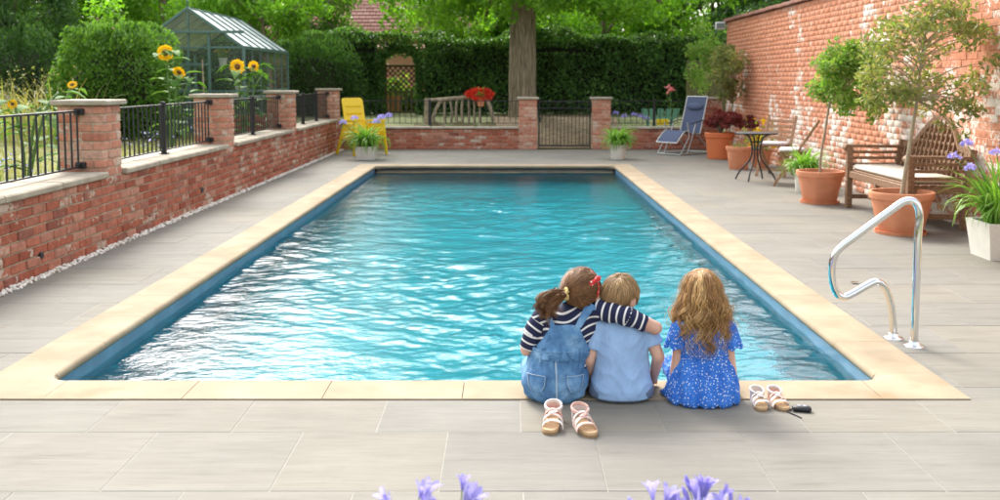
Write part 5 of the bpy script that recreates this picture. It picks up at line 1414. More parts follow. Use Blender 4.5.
# ---- materials for people
def skin_mat():
    m, nt, N, L, P = _nt('skin'); nz = _noise(nt, _coord(nt), 22, 4)
    L.new(_ramp(nt, nz, [(.3, (.60, .33, .235)), (.7, (.70, .42, .315))]), P.inputs['Base Color']); P.inputs['Roughness'].default_value = .5
    P.inputs['Subsurface Weight'].default_value = .12; P.inputs['Subsurface Radius'].default_value = (.012, .005, .003); P.inputs['Subsurface Scale'].default_value = .6; return m
def hair_mat(name, cols):
    m, nt, N, L, P = _nt(name); ta = N.new('ShaderNodeAttribute'); ta.attribute_name = 'tone'; c = _ramp(nt, _math(nt, 'ADD', _math(nt, 'MULTIPLY', _rand(nt), .35), _math(nt, 'MULTIPLY', ta.outputs['Fac'], .65)), [(i / (len(cols) - 1), k) for i, k in enumerate(cols)])
    nz = _noise(nt, _coord(nt, 'Object', (1, 1, .35)), 55, 4, .7); c = _mix(nt, 1.0, c, _ramp(nt, nz, [(.3, (.6,) * 3), (.7, (1.35,) * 3)]), 'MULTIPLY')
    L.new(c, P.inputs['Base Color']); P.inputs['Roughness'].default_value = .42; P.inputs['Specular IOR Level'].default_value = .45; return m
def cloth_mat(name, col, bump=.9, bscale=13, stretch=(1, 1, .6), weave=320, var=.12):
    m, nt, N, L, P = _nt(name); v = _coord(nt, 'Object', stretch); nz = _noise(nt, v, bscale, 4, .55)
    L.new(_mix(nt, 1.0, col, _ramp(nt, nz, [(.3, (1 - var,) * 3), (.7, (1 + var * .7,) * 3)]), 'MULTIPLY'), P.inputs['Base Color']); P.inputs['Roughness'].default_value = .88; P.inputs['Specular IOR Level'].default_value = .2
    P.inputs['Sheen Weight'].default_value = .15
    h = _math(nt, 'ADD', nz, _math(nt, 'MULTIPLY', _noise(nt, _coord(nt), weave, 2), .06)); _bump(nt, P, h, bump, .02); return m
def stripe_mat():
    m, nt, N, L, P = _nt('navy_striped_jersey'); at = N.new('ShaderNodeAttribute'); at.attribute_name = 'u'
    u = _math(nt, 'ADD', at.outputs['Fac'], _math(nt, 'MULTIPLY', _noise(nt, _coord(nt), 9, 2), .006))
    f = _math(nt, 'FRACT', _math(nt, 'DIVIDE', u, .0345)); w = _math(nt, 'LESS_THAN', f, .25)
    L.new(_mix(nt, w, (.012, .016, .055), (.74, .72, .70)), P.inputs['Base Color']); P.inputs['Roughness'].default_value = .9; _bump(nt, P, _noise(nt, _coord(nt), 12, 4), .4, .02); return m
def denim_mat(k=(1, 1, 1)):
    m, nt, N, L, P = _nt('washed_denim'); v = _coord(nt); a = _noise(nt, v, 9, 4, .6); b = _noise(nt, _coord(nt, 'Object', (1, 1, 6)), 240, 2); c = _ramp(nt, a, [(.30, (.055, .14, .30)), (.5, (.13, .28, .49)), (.70, (.30, .49, .68))])
    c = _mix(nt, 1.0, c, k, 'MULTIPLY')
    L.new(_mix(nt, 1.0, c, _ramp(nt, b, [(.35, (.80,) * 3), (.65, (1.18,) * 3)]), 'MULTIPLY'), P.inputs['Base Color']); P.inputs['Roughness'].default_value = .9; P.inputs['Specular IOR Level'].default_value = .15
    _bump(nt, P, _math(nt, 'ADD', a, _math(nt, 'MULTIPLY', b, .08)), .9, .02); return m
def flower_dress_mat():
    m, nt, N, L, P = _nt('blue_flowered_cotton'); v = _coord(nt); vo = N.new('ShaderNodeTexVoronoi'); vo.inputs['Scale'].default_value = 78; L.new(v, vo.inputs['Vector'])
    nz = _noise(nt, v, 120, 3, .7); d = _math(nt, 'ADD', vo.outputs['Distance'], _math(nt, 'MULTIPLY', _math(nt, 'SUBTRACT', nz, .5), .55)); f = _ramp(nt, d, [(.20, (.9, .9, .9)), (.30, (0, 0, 0))])
    v2 = N.new('ShaderNodeTexVoronoi'); v2.inputs['Scale'].default_value = 170; L.new(v, v2.inputs['Vector']); f2 = _ramp(nt, v2.outputs['Distance'], [(.18, (.45, .45, .45)), (.30, (0, 0, 0))])
    base = _ramp(nt, _noise(nt, v, 16, 3), [(.3, (.020, .12, .50)), (.7, (.05, .21, .68))])
    c = _mix(nt, f, base, (.72, .76, .82)); c = _mix(nt, f2, c, (.45, .62, .85)); L.new(c, P.inputs['Base Color']); P.inputs['Roughness'].default_value = .9; P.inputs['Specular IOR Level'].default_value = .2
    _bump(nt, P, _noise(nt, _coord(nt, 'Object', (1, 1, .4)), 28, 4), .5, .02); return m
X['skin'] = skin_mat(); X['stripe'] = stripe_mat(); X['denim'] = denim_mat(); X['dress'] = flower_dress_mat()
X['denim_pocket'] = denim_mat((.85, .9, .95)); X['denim_seam'] = mat('denim_seam', (.42, .52, .62), .9)
X['tee'] = cloth_mat('pale_blue_cotton', (.33, .49, .74)); X['shorts'] = cloth_mat('grey_blue_cotton', (.14, .19, .29))
X['hairA'] = hair_mat('chestnut_hair', [(.10, .042, .015), (.19, .085, .032), (.28, .135, .052), (.42, .22, .09)])
X['hairB'] = hair_mat('light_brown_hair', [(.22, .12, .045), (.34, .20, .085), (.46, .30, .14), (.58, .40, .21)])
X['hairC'] = hair_mat('golden_wavy_hair', [(.18, .08, .025), (.36, .185, .06), (.56, .335, .125), (.78, .53, .25)])
X['eye'] = mat('eye_white', (.8, .8, .78), .2, namt=0); X['iris'] = mat('iris', (.05, .09, .12), .2, namt=0); X['lip'] = mat('lip', (.55, .20, .17), .5, namt=0)
X['red_band'] = None
m, nt, N, L, P = _nt('red_dotted_band'); vo = N.new('ShaderNodeTexVoronoi'); vo.inputs['Scale'].default_value = 75; L.new(_coord(nt), vo.inputs['Vector']); L.new(_mix(nt, _ramp(nt, vo.outputs['Distance'], [(.22, (1, 1, 1)), (.28, (0, 0, 0))]), (.62, .02, .025), (.8, .75, .7)), P.inputs['Base Color']); X['red_band'] = m
X['gold'] = mat('gold_scrunchie', [(.62, .42, .10), (.75, .58, .25)], .5, nscale=60, namt=.3, bump=.6)

def limb(mb, pts, rr):
    for a, b, r0, r1 in zip(pts[:-1], pts[1:], rr[:-1], rr[1:]): mb.cap(a, b, r0, r1)
def hand(mb, wrist, d, up, s=1.0, curl=.5, thumb=1):
    """palm and five fingers; d: pointing direction, up: back of the hand"""
    w = Vector(wrist); d = Vector(d).normalized(); up = Vector(up); up = (up - d * up.dot(d)).normalized(); sd = d.cross(up)
    M = Matrix((sd, d, up)).transposed(); mb.ell(w + d * .034 * s, (.030 * s, .040 * s, .014 * s), M)
    for k, (o, L) in enumerate(((-.0245, .036), (-.0085, .046), (.0085, .043), (.0245, .033))):
        p = w + d * .058 * s + sd * o * s; q = p + (d * math.cos(curl * .5) - up * math.sin(curl * .5)) * L * .55 * s + sd * o * .18; r = q + (d * math.cos(curl * 1.4) - up * math.sin(curl * 1.4)) * L * .6 * s
        mb.cap(p - d * .02 * s, q, .0078 * s, .0072 * s, 8); mb.cap(q, r, .0072 * s, .006 * s, 8)
    p = w + d * .016 * s + sd * thumb * .024 * s; q = p + (d * .7 + sd * thumb * .65 - up * .25).normalized() * .030 * s; mb.cap(p, q, .0105 * s, .0085 * s, 8); mb.cap(q, q + (d * .9 + sd * thumb * .15 - up * .3).normalized() * .024 * s, .0085 * s, .007 * s, 8)

def head(mb, c, rot, s=1.0):
    """skull, jaw, nose, ears; local y forward"""
    c = Vector(c); M = rot
    def at(x, y, z): return c + M @ Vector((x * s, y * s, z * s))
    mb.ell(c, (.071 * s, .084 * s, .088 * s), M, 20, 14); mb.ell(at(0, .026, -.045), (.052 * s, .054 * s, .050 * s), M)
    mb.ell(at(0, .052, -.066), (.026 * s, .022 * s, .020 * s), M)
    for x in (-.030, .030): mb.ell(at(x, .052, -.030), (.024 * s, .022 * s, .024 * s), M)
    mb.cap(at(0, .080, -.005), at(0, .092, -.026), .008 * s, .0105 * s, 10)
    for sx in (-1, 1):
        mb.ell(at(sx * .086, -.008, -.012), (.013 * s, .020 * s, .029 * s), M @ Matrix.Rotation(sx * R(-18), 3, 'Z'))
    return at
def face(t, at, M, s=1.0):
    for x in (-.029, .029):
        MB().ell(at(x, .0715, .002), (.0115 * s, .0075 * s, .0075 * s), M, 12, 8).build('eye', X['eye'], t, 60); MB().ell(at(x, .0775, .002), (.0055 * s, .003 * s, .0055 * s), M, 10, 6).build('iris', X['iris'], t, 60)
        MB().tube([at(x - .016, .0765, .020), at(x, .0800, .024), at(x + .016, .0765, .020)], .0025 * s, 6).build('eyebrow', X['hairB'], t, 60)
    MB().ell(at(0, .0795, -.046), (.019 * s, .006 * s, .0065 * s), M, 12, 8).build('lips', X['lip'], t, 60)

def legs(mb, hipx, z=.075, r=.062, knee=.29, sp=.0):
    for s in (-1, 1):
        h = Vector((s * hipx, .02, z)); k = Vector((s * (hipx + sp), knee, z + .01)); a = Vector((s * (hipx + sp * .8), knee + .025, -.235)); 
        limb(mb, [h, k, k.lerp(a, .35) + Vector((0, -.006, 0)), a], [r, r * .72, r * .70, r * .44])
        mb.cap(a + Vector((0, -.018, -.02)), a + Vector((0, .06, -.055)), .026, .024); mb.cap(a + Vector((0, .06, -.055)), a + Vector((s * .006, .115, -.075)), .024, .016)

def strands(name, paths, r, m, parent, n=4, flat=.45, kind=None, tones=None):
    mb = MB()
    for p in paths:
        k = len(p); mb.tube(p, [r * (1 - .75 * (i / (k - 1)) ** 2.5) for i in range(k)], n, True, flat)
    o = mb.build(name, m, parent, 180, recalc=False)
    tv = []
    for i, p in enumerate(paths): tv += [tones[i] if tones else .5] * (len(p) * n)
    set_attr(o.data, 'tone', tv)
    if kind: o['kind'] = kind
    return o
def rotm(pitch=0, yaw=0, roll=0): return Matrix.Rotation(yaw, 3, 'Z') @ Matrix.Rotation(pitch, 3, 'X') @ Matrix.Rotation(roll, 3, 'Y')

# ------------------------------------------------ girl in striped top and denim dungarees
def girl_denim():
    t = thing('person', 'girl in navy striped top and denim dungarees with her arm round the boy', 'person', (.218, 4.475, .006), 0, 'children sitting on the pool edge')
    M = rotm(R(-14), R(-28), R(10)); hc = (.122, .040, .480)
    eR = Vector((.452, -.045, .330)); sR = Vector((.205, -.005, .402)); sL = Vector((-.058, .0, .372)); eL = Vector((-.128, .012, .215))
    b = MB(); b.loft([((0, .0, .01), .10, .09), ((0, 0, .06), .135, .105), ((.005, 0, .13), .125, .095), ((.03, 0, .22), .105, .078), ((.055, .005, .30), .112, .076), ((.078, .012, .36), .115, .068), ((.10, .02, .40), .09, .055), ((.115, .03, .43), .04, .04)], 28)
    b.cap((.110, .022, .41), (.120, .034, .45), .040, .037); at = head(b, hc, M, .96)
    limb(b, [sL, eL, (-.02, .19, .165)], [.034, .030, .022]); hand(b, (-.02, .19, .165), (.5, .8, -.3), (-.2, .3, 1), .85, .5, 1)
    limb(b, [sR, (.33, -.062, .385), eR, (.432, .120, .262)], [.036, .034, .031, .022]); hand(b, (.432, .120, .262), (-.45, .35, -.65), (.25, .95, .3), .85, .7, -1)
    legs(b, .078, .075, .060, .285)
    me = remesh(b, .0052, 3); put('body', me, X['skin'], t); face(t, at, M, .96)
    # striped top
    s = MB(); s.loft([((.02, 0, .14), .128, .098), ((.03, 0, .22), .122, .091), ((.052, .003, .30), .128, .088), ((.072, .010, .355), .134, .080), ((.09, .018, .392), .118, .068), ((.106, .026, .42), .074, .054), ((.114, .03, .437), .047, .047)], 32)
    s.cap(sL + Vector((.03, 0, .0)), sL, .046, .046); s.cap(sR + Vector((-.04, 0, -.005)), sR, .048, .046)
    sm = remesh(s, .006, 5); c = get_co(sm); set_attr(sm, 'u', c[:, 2] * .96 - c[:, 0] * .26 + .012 * np.sin(c[:, 0] * 30)); wrinkle(sm, .004, lambda c: np.sin(c[:, 2] * 70 + np.sin(c[:, 0] * 25) * 2 + c[:, 0] * 40)); bs = bvh_of(sm); put('striped_top', sm, X['stripe'], t)
    for (p0, p1, p2, r0, r1, k) in ((sL + Vector((.012, 0, .008)), sL.lerp(eL, .5) + Vector((-.008, -.006, .006)), eL.lerp(sL, .04), .047, .041, 0), (sR + Vector((-.012, 0, .003)), Vector((.32, -.060, .388)), Vector((.405, -.055, .352)), .048, .040, 1)):
        q = MB(); q.cap(p0, p1, r0, (r0 + r1) / 2); n = (Vector(p2) - Vector(p1)).normalized(); q.tube([p1, p1.lerp(p2, .5), p2], [(r0 + r1) / 2, r1 * 1.02, r1], 18); qm = remesh(q, .006, 3)
        c = get_co(qm); A = np.array(p0); B = np.array(p1); C = np.array(p2); d1 = (B - A) / np.linalg.norm(B - A); d2 = (C - B) / np.linalg.norm(C - B); u1 = (c - A) @ d1; u2 = (c - B) @ d2 + np.linalg.norm(B - A); set_attr(qm, 'u', np.where(u2 > np.linalg.norm(B - A), u2, u1)); wrinkle(qm, .003, lambda c: np.sin(((c - A) @ d1) * 90 + c[:, 2] * 60)); put('sleeve', qm, X['stripe'], t)
    # dungarees
    d = MB(); d.loft([((0, -.004, -.004), .118, .098), ((0, -.004, .02), .146, .116), ((0, -.003, .07), .156, .121), ((.004, 0, .12), .149, .116), ((.012, 0, .17), .136, .106), ((.024, 0, .212), .128, .099), ((.03, 0, .232), .127, .098)], 36)
    for sg in (-1, 1): d.cap((sg * .075, .03, .078), (sg * .082, .215, .082), .078, .072)
    dm = remesh(d, .006, 4); wrinkle(dm, .0045, lambda c: np.sin(c[:, 0] * 46 + np.sin(c[:, 2] * 30) * 1.6) * np.sin(c[:, 2] * 38 + c[:, 0] * 22) + 1.1 * np.sin(np.arctan2(c[:, 1], c[:, 0]) * 24) * np.exp(-((c[:, 2] - .185) / .03) ** 2) + .8 * (1 - 2 * np.abs(np.sin(c[:, 2] * 60 - np.abs(c[:, 0]) * 45)) ** .6) * np.exp(-((c[:, 2] - .04) / .03) ** 2)); bd = bvh_of(dm); put('shorts', dm, X['denim'], t)
    back_patch([bs, bd], lerp_rows([(-.018, .348), (-.030, .315), (-.056, .275), (-.088, .235), (-.106, .198)], [(.104, .345), (.116, .31), (.136, .265), (.150, .225), (.152, .19)], 12, 10), .009, .012).build('bib_back', X['denim'], t, 60)
    for (A_, B_) in (([(-.090, .425), (-.070, .405), (-.045, .372), (-.022, .335)], [(-.062, .435), (-.040, .415), (-.014, .380), (.010, .335)]), ([(.158, .455), (.140, .425), (.108, .385), (.082, .335)], [(.186, .445), (.168, .412), (.138, .375), (.112, .335)])):
        back_patch([bs, bd], lerp_rows(A_, B_, 10, 2), .013, .010).build('strap', X['denim'], t, 60)
    wb = []
    for j in range(25):
        a = R(180 + 180 * j / 24); wb.append((.028 + .130 * math.cos(a), .101 * math.sin(a), .222 + .003 * math.sin(j * 2.4)))
    w_ = MB()
    for dz in (-.014, -.002, .010): w_.tube([(p[0], p[1] - .006 * math.sin(i * 2.3 + dz * 90), p[2] + dz) for i, p in enumerate(wb)], .0085, 8)
    w_.build('waistband', X['denim'], t, 60)
    for (x0, x1) in ((-.125, -.04), (.045, .125)): back_patch([bd], lerp_rows([(x0, .135), (x0 + .004, .085), (x0 + .02, .055)], [(x1, .135 - .004), (x1 - .004, .085), (x1 - .02, .055)], 6, 6), .0065, .009).build('back_pocket', X['denim_pocket'], t, 60)
    for (x0, x1) in ((-.125, -.04), (.045, .125)):
        for rows in (lerp_rows([(x0 + .004, .128), (x0 + .008, .085), (x0 + .023, .058)], [(x0 + .0065, .128), (x0 + .0105, .085), (x0 + .0255, .058)], 8, 1), lerp_rows([(x1 - .0065, .126), (x1 - .0105, .085), (x1 - .0255, .058)], [(x1 - .004, .126), (x1 - .008, .085), (x1 - .023, .058)], 8, 1), lerp_rows([(x0 + .004, .128), (x0 + .004, .1255)], [(x1 - .004, .126), (x1 - .004, .1235)], 1, 8)):
            back_patch([bd], rows, .009, .006).build('stitching', X['denim_seam'], t, 60)
    for x in (-.05, .03, .10): back_patch([bd, bs], lerp_rows([(x, .245), (x, .195)], [(x + .012, .245), (x + .012, .195)], 3, 1), .016, .008).build('belt_loop', X['denim'], t, 60)
    back_patch([bd], lerp_rows([(-.002, .19), (.0, .02)], [(.004, .19), (.006, .02)], 10, 1), .004, .005).build('seat_seam', X['denim_seam'], t, 60)
    # hair drawn back to a low side ponytail
    g = np.random.default_rng(201); C = Vector(hc); gather = Vector((.060, -.038, .488)); rad = (.086, .095, .100)
    hcap = MB(); hcap.ell(C + Vector((-.004, -.010, .010)), (.080, .086, .091), M, 24, 16); hm = hcap.mesh('hair', X['hairA'], 180); ho = link('hair', hm, t)
    gd = ((M.transposed() @ (gather - C))); gd = Vector((gd.x / rad[0], gd.y / rad[1], gd.z / rad[2])).normalized(); paths = []
    for i in range(1100):
        while True:
            v = Vector(g.normal(size=3)).normalized()
            if v.y < .62 - .5 * max(0, -v.z) and not (v.z < -.62) and not (v.y > .25 and v.z < .25): break
        P_ = []; k = 9; wob = Vector(g.normal(0, .11, 3)); lift = g.uniform(.99, 1.09)
        for j in range(k):
            q = (v.lerp(gd, (j / (k - 1)) ** .9) + wob * math.sin(math.pi * j / (k - 1))); q.normalize(); P_.append(C + Vector((-.004, -.006, .006)) + M @ Vector((q.x * rad[0], q.y * rad[1], q.z * rad[2])) * lift)
        paths.append(P_)
    strands('hair_strands', paths, .0024, X['hairA'], ho, tones=[.5 + .5 * math.sin(i * 2.399) * math.sin(i * .71) for i in range(len(paths))])
    fl = [[C + (p - C) * (1.03 + .09 * math.sin(math.pi * j / 8) * ((i * 31) % 10) / 8) for j, p in enumerate(P_)] for i, P_ in enumerate(paths[::10])]
    strands('flyaway_hairs', fl, .0009, X['hairA'], ho)
    paths = []
    for i in range(620):
        lk = i % 22; gl = np.random.default_rng(300 + lk); a0 = gl.uniform(0, 6.28); L = gl.uniform(.75, 1.15); ang = gl.normal(0, .55); rr = .017 * gl.uniform(.7, 1.3); jit = Vector(g.normal(0, .0065, 3)); P_ = []; base = gather + Vector((-.012, -.012, -.004))
        off = Vector((gl.normal(0, .020), gl.normal(0, .012), gl.normal(0, .016)))
        for j in range(14):
            f = j / 13; cx = base.x - .088 * L * math.sin(f * 1.9) ; cz = base.z + .012 * math.sin(f * 3) - .082 * L * f ** 1.5 + ang * .02 * f; cy = base.y - .028 * math.sin(f * 2.6)
            P_.append(Vector((cx, cy, cz)) + off * min(1, f * 2.5) + jit * min(1, .3 + f * 1.5) + Vector((math.cos(a0 + f * 11) * rr * f, math.sin(a0 + f * 11) * rr * f * .8, math.sin(a0 + f * 11 + 1) * rr * f)))
        paths.append(P_)
    strands('ponytail', paths, .0022, X['hairA'], ho, tones=[((i % 22) * .37) % 1 for i in range(len(paths))])
    sc = MB()
    for k in range(24): a = 2 * math.pi * k / 24
    sc.tube([gather + Vector((-.012 + .004 * math.sin(k * 5), -.016 + .019 * math.cos(R(15 * k)), .021 * math.sin(R(15 * k)))) for k in range(25)], [.0085 + .002 * math.sin(k * 2.9) for k in range(25)], 8); sc.build('scrunchie', X['gold'], t, 60)
    bn = MB(); pts = []
    for k in range(15):
        a = R(-58 + 150 * k / 14); q = Vector((math.cos(a), -.25, math.sin(a))).normalized(); pts.append(C + Vector((-.004, -.004, .006)) + M @ Vector((q.x * .090, q.y * .09 + .02, q.z * .104)))
    bn.tube(pts, .014, 8, flat=.5); bn.build('headband', X['red_band'], t, 60)
    kb = C + M @ Vector((.066, -.050, .060))
    for sg in (-1, 1): MB().ell(kb + Vector((.004 + .013 * sg, -.012, .010 * sg + .004)), (.019, .010, .013), Matrix.Rotation(R(-35), 3, 'Y')).build('bow', X['red_band'], t, 60)
    MB().ell(kb + Vector((.004, -.016, .004)), (.009, .008, .009)).build('bow_knot', X['red_band'], t, 60)
girl_denim()

# ------------------------------------------------ boy in the middle
def boy():
    t = thing('person', 'boy in pale blue t-shirt sitting between the two girls', 'person', (.523, 4.485, .006), 0, 'children sitting on the pool edge')
    M = rotm(R(-16), R(-42), R(4)); hc = (-.006, .044, .452)
    sR, eR, wR = Vector((.112, .004, .318)), Vector((.166, -.030, .190)), Vector((.158, .085, .052)); sL, eL, wL = Vector((-.110, .006, .318)), Vector((-.152, -.03, .175)), Vector((-.142, .08, .045))
    b = MB(); b.loft([((0, 0, .008), .10, .08), ((0, 0, .06), .125, .09), ((0, 0, .16), .115, .082), ((0, 0, .25), .108, .074), ((0, .008, .31), .108, .066), ((0, .018, .35), .085, .055), ((0, .028, .375), .038, .038)], 28)
    b.cap((0, .024, .355), (-.004, .038, .415), .039, .037); at = head(b, hc, M, .94)
    limb(b, [sR, eR, wR], [.034, .029, .021]); hand(b, wR + Vector((0, .004, -.004)), (.05, 1, -.28), (0, .25, 1), .85, .75, -1)
    limb(b, [sL, eL, wL], [.034, .029, .021]); hand(b, wL + Vector((0, .004, -.002)), (-.02, 1, -.25), (0, .25, 1), .85, .6, 1)
    legs(b, .072, .068, .058, .275); me = remesh(b, .0052, 3); put('body', me, X['skin'], t); face(t, at, M, .94)
    s = MB(); s.loft([((.0, -.008, .008), .141, .114), ((.0, -.008, .05), .144, .115), ((.0, -.003, .11), .134, .104), ((.0, 0, .17), .126, .096), ((.0, 0, .24), .124, .089), ((.0, .004, .295), .124, .083), ((.0, .012, .335), .113, .073), ((0, .020, .36), .084, .062), ((0, .027, .382), .048, .05)], 36)
    for (a, e, f) in ((sL, eL, .66), (sR, eR, .60)):
        m_ = a.lerp(e, f); s.cap(a + Vector((0, 0, .004)), a, .047, .047); s.tube([a, a.lerp(e, f * .5), m_, m_ + (e - a).normalized() * .004], [.047, .047, .046, .043], 18)
    sm = remesh(s, .006, 4)
    def fold(c):
        x, z = c[:, 0], c[:, 2]; bk = (c[:, 1] < 0)
        r1 = 1 - 2 * np.abs(np.sin(z * 36 + x * 13 + 1.3 * np.sin(x * 23 + 1) + .8 * np.sin(x * 47))) ** .6
        r2 = 1 - 2 * np.abs(np.sin((z - .9 * np.abs(x)) * 52 + 1.1 * np.sin(x * 31))) ** .6
        o = .9 * r1 * np.exp(-((z - .085) / .07) ** 2) + .7 * r2 * np.exp(-((np.abs(x) - .085) / .045) ** 2) * np.exp(-((z - .255) / .06) ** 2)
        o += bk * (-1.6 * np.exp(-(x / .022) ** 2) * np.exp(-((z - .22) / .10) ** 2) + 1.5 * np.exp(-((np.abs(x) - .055) / .032) ** 2) * np.exp(-((z - .29) / .04) ** 2))
        return (o + .30 * np.sin(x * 33 - z * 20)) * np.clip((z - .012) / .035, 0, 1)
    def fold_old(c): return .7 * np.sin(c[:, 2] * 42 + c[:, 0] * 26 + 1.5 * np.sin(c[:, 0] * 17)) * np.exp(-((c[:, 2] - .10) / .10) ** 2) + .6 * np.sin(c[:, 0] * 60 + c[:, 2] * 35) * np.exp(-((c[:, 2] - .30) / .06) ** 2) + .35 * np.sin(c[:, 0] * 33 - c[:, 2] * 20)
    wrinkle(sm, .0042, fold); put('t_shirt', sm, X['tee'], t)
    d = MB(); d.loft([((0, -.004, -.005), .118, .092), ((0, -.004, .012), .147, .114), ((0, -.004, .04), .150, .114), ((0, 0, .09), .135, .10)], 36)
    for sg in (-1, 1): d.cap((sg * .07, .03, .070), (sg * .075, .20, .074), .072, .066)
    dm = remesh(d, .006, 3); put('shorts', dm, X['shorts'], t)
    MB().tube([(.046 * math.cos(R(a)), .026 + .047 * math.sin(R(a)), .380 + .006 * math.sin(R(a))) for a in range(0, 361, 15)], .0055, 8).build('collar', X['tee'], t, 60)
    # short hair
    C = Vector(hc); g = np.random.default_rng(211); rad = (.080, .090, .096); hcap = MB(); hcap.ell(C + Vector((0, -.010, .012)) , (.074, .082, .086), M, 24, 16); ho = link('hair', hcap.mesh('hair', X['hairB'], 180), t); paths = []
    crown = Vector((.12, -.50, .86)).normalized()
    for i in range(2800):
        while True:
            v = Vector(g.normal(size=3)).normalized()
            if v.z > -.60 + .9 * max(0, v.y) and v.y < .72 and not (abs(v.x) > .62 and v.z < .22 and v.y > -.45): break
        d_ = (v - crown * v.dot(crown)); d_ = d_.normalized() if d_.length > .05 else Vector((1, 0, 0)); tang = (d_ - v * d_.dot(v)); tang = tang.normalized() if tang.length > .01 else Vector((0, 1, 0)); L = g.uniform(.35, .62); P_ = []; cu = Vector(g.normal(0, .12, 3)); lf = g.uniform(.98, 1.045)
        for j in range(6): f = j / 5; q = (v + (tang + cu) * L * f + Vector((0, 0, -.10)) * f * f).normalized(); P_.append(C + Vector((0, -.006, .008)) + M @ Vector((q.x * rad[0], q.y * rad[1], q.z * rad[2])) * (lf + .035 * math.sin(f * 2.6)))
        paths.append(P_)
    strands('hair_strands', paths, .0021, X['hairB'], ho, tones=[.5 + .5 * math.sin(i * 2.399) * math.sin(i * .71) for i in range(len(paths))])
    fl = [[C + (p - C) * (1.02 + .12 * (j / 5) * ((i * 31) % 10) / 9) for j, p in enumerate(P_)] for i, P_ in enumerate(paths[::12])]
    strands('flyaway_hairs', fl, .0009, X['hairB'], ho)
boy()

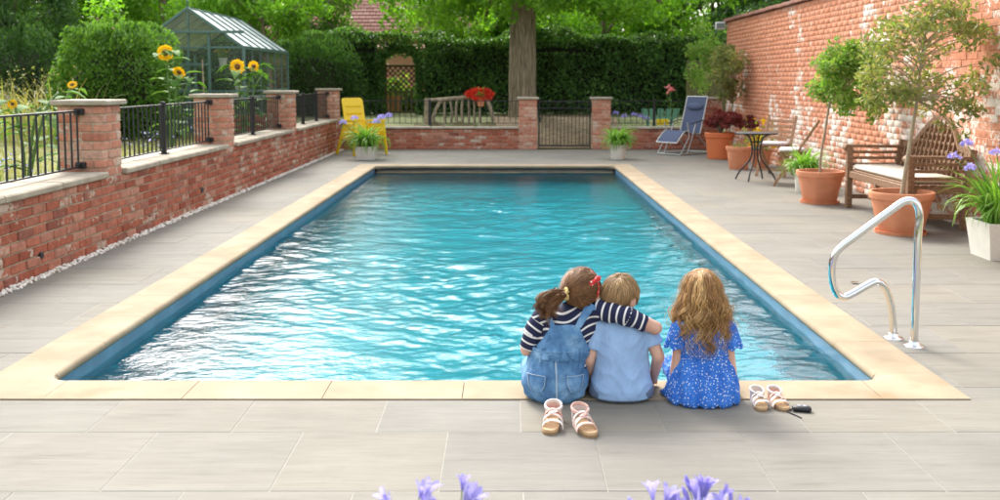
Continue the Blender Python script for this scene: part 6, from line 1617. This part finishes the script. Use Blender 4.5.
# ------------------------------------------------ girl with long wavy hair
def girl_dress():
    t = thing('person', 'girl with long wavy golden brown hair in blue flowered dress', 'person', (.892, 4.46, .006), 0, 'children sitting on the pool edge')
    t.scale = (.92, .97, 1.0)
    M = rotm(R(-12), R(6), R(0)); hc = (-.005, .038, .474)
    sR, eR, wR = Vector((.106, .0, .325)), Vector((.138, -.016, .115)), Vector((.085, .145, .135)); sL, eL, wL = Vector((-.106, .0, .325)), Vector((-.138, -.016, .115)), Vector((-.085, .145, .135))
    b = MB(); b.loft([((0, 0, .008), .10, .08), ((0, 0, .06), .125, .095), ((0, 0, .14), .112, .085), ((0, 0, .22), .100, .074), ((0, .003, .30), .108, .070), ((0, .012, .35), .105, .062), ((0, .022, .385), .06, .05), ((0, .028, .405), .036, .036)], 28)
    b.cap((0, .022, .39), (-.003, .032, .45), .036, .035); at = head(b, hc, M, .95)
    limb(b, [sR, eR, wR], [.032, .028, .021]); hand(b, wR, (-.5, .8, .05), (0, 0, 1), .85, .5, -1); limb(b, [sL, eL, wL], [.032, .028, .021]); hand(b, wL, (.5, .8, .05), (0, 0, 1), .85, .5, 1)
    legs(b, .075, .07, .058, .28); me = remesh(b, .0052, 3); put('body', me, X['skin'], t); face(t, at, M, .95)
    s = MB(); s.loft([((0, 0, .17), .125, .095), ((0, 0, .20), .121, .090), ((0, 0, .25), .124, .088), ((0, .002, .31), .120, .084), ((0, .010, .35), .112, .076), ((0, .02, .385), .078, .06), ((0, .027, .405), .05, .05)], 36)
    for (a, e) in ((sL, eL), (sR, eR)): s.cap(a + Vector((-.02 * (1 if a.x > 0 else -1), 0, .004)), a, .044, .046)
    sm = remesh(s, .006, 4); wrinkle(sm, .003, lambda c: np.sin(c[:, 2] * 95) * np.exp(-((c[:, 2] - .25) / .06) ** 2) * .8 + .5 * np.sin(np.arctan2(c[:, 1], c[:, 0]) * 26)); put('bodice', sm, X['dress'], t)
    for (a, e, sg) in ((sL, eL, -1), (sR, eR, 1)):
        q = MB(); n = 40; rings = []; d = (e - a).normalized(); u, w = ortho(d); vs = []; fs = []
        for j in range(7):
            f = j / 6; c = a + Vector((sg * .010, 0, .012)) + d * (.105 * f) + Vector((sg * .010 * f, 0, 0))
            for k in range(n):
                th = 2 * math.pi * k / n; r = (.043 + .012 * f) * (1 + .07 * f * math.sin(7 * th + sg)); vs.append(c + u * r * math.cos(th) + w * r * math.sin(th) + d * .006 * f * math.sin(7 * th))
        for j in range(6):
            for k in range(n): fs.append((j * n + k, j * n + (k + 1) % n, (j + 1) * n + (k + 1) % n, (j + 1) * n + k))
        fs.append(tuple(range(n))); o = q.add(vs, fs).build('sleeve', X['dress'], t, 60)
    d = MB(); d.loft([((.0, -.022, -.004), .172, .135), ((-.004, -.020, .012), .184, .145), ((-.002, -.014, .05), .178, .138), ((0, -.008, .10), .165, .125), ((0, -.002, .15), .145, .108), ((0, 0, .185), .127, .096), ((0, 0, .205), .124, .093)], 48)
    for sg in (-1, 1): d.cap((sg * .07, .03, .082), (sg * .08, .24, .080), .082, .082)
    d.cap((-.13, -.01, .030), (-.195, .045, .012), .035, .012); d.cap((.13, -.01, .035), (.165, .04, .02), .035, .016)
    dm = remesh(d, .006, 3)
    def gath(c):
        th = np.arctan2(c[:, 1] + .01, c[:, 0]); w = np.clip((.20 - c[:, 2]) / .06, 0, 1); return w * (np.sin(th * 21 + np.sin(c[:, 2] * 22) * 1.3) * .6 + np.sin(th * 11 + c[:, 2] * 25) * .7)
    wrinkle(dm, .0065, gath); put('skirt', dm, X['dress'], t)
    MB().tube([(.125 * math.cos(R(a)), .0935 * math.sin(R(a)), .203 + .002 * math.sin(a)) for a in range(0, 361, 10)], .006, 8).build('waist_seam', X['dress'], t, 60)
    # long wavy hair
    C = Vector(hc); g = np.random.default_rng(221); rad = (.080, .092, .096); hcap = MB(); hcap.ell(C + Vector((0, -.010, .006)), (.075, .085, .090), M, 24, 16)
    hcap.loft([((0, -.035, .33), .090, .035), ((0, -.03, .38), .090, .045), ((0, -.01, .43), .080, .062), ((0, .0, .48), .074, .07)], 24); ho = link('hair', hcap.mesh('hair', X['hairC'], 180), t); paths = []
    nl = 74; tones = []
    for l in range(nl):
        tone = float(g.uniform(0, 1))
        a = g.uniform(-2.62, 2.62); z0 = g.uniform(.1, .98); part = Vector((math.sin(a) * math.sqrt(1 - z0 * z0), -math.cos(a) * math.sqrt(1 - z0 * z0), z0))
        if part.y > .55: part.y *= .3
        ph = g.uniform(0, 6.28); wl = g.uniform(.075, .13); amp = g.uniform(.010, .022); Lz = g.uniform(.185, .265) if abs(a) < 1.5 else g.uniform(.22, .32); hel = g.choice([-1, 1]); layer = g.uniform(1.0, 1.14)
        ex = Vector((math.sin(a), -math.cos(a), 0)); spread = g.uniform(.92, 1.25)
        for s_ in range(26):
            jit = Vector(g.normal(0, .0044, 3)); P_ = []; st = Vector((0, -.12, .99)).normalized()
            v0 = (st.lerp(part, .35) + Vector(g.normal(0, .12, 3))).normalized(); cut = g.uniform(-.012, .03)
            for j in range(6):
                q = v0.lerp(Vector((part.x, part.y, -.05)), j / 5); q.normalize(); P_.append(C + Vector((0, -.004, .004)) + M @ Vector((q.x * rad[0], q.y * rad[1], q.z * rad[2])) * (layer * (1 + .02 * j / 5)) + jit * (j / 5))
            p0 = P_[-1].copy(); k = 17
            for j in range(1, k + 1):
                f = j / k; z = p0.z + (Lz + cut - p0.z) * f; out = 1 + .27 * math.sin(min(1, f * 1.35) * math.pi * .62) * spread - .42 * max(0, f - .62) ** 1.2
                x = C.x + (p0.x - C.x) * out; y = C.y + (p0.y - C.y) * (1 + .05 * f) - .012 * f - (.03 * f if y_front(a) else 0)
                w = (p0.z - z) / wl * 6.28 + ph; aa = amp * min(1, f * 3)
                P_.append(Vector((x + math.cos(w) * aa + ex.y * 0, y + math.sin(w) * aa * .8 * hel, z)) + jit * (1 + 1.1 * f))
            paths.append(P_); tones.append(tone)
    strands('hair_strands', paths, .0022, X['hairC'], ho, tones=tones)
    fl = [[p + Vector((math.sin(j * .5 + i) * .010 + (p.x - C.x) * (.10 + .16 * ((i * 37) % 10) / 10), -.004 * j / 6, .004 * math.sin(j + i))) for j, p in enumerate(P_)] for i, P_ in enumerate(paths[::9])]
    strands('flyaway_hairs', fl, .0009, X['hairC'], ho)
def y_front(a): return abs(a) > 1.6
girl_dress()
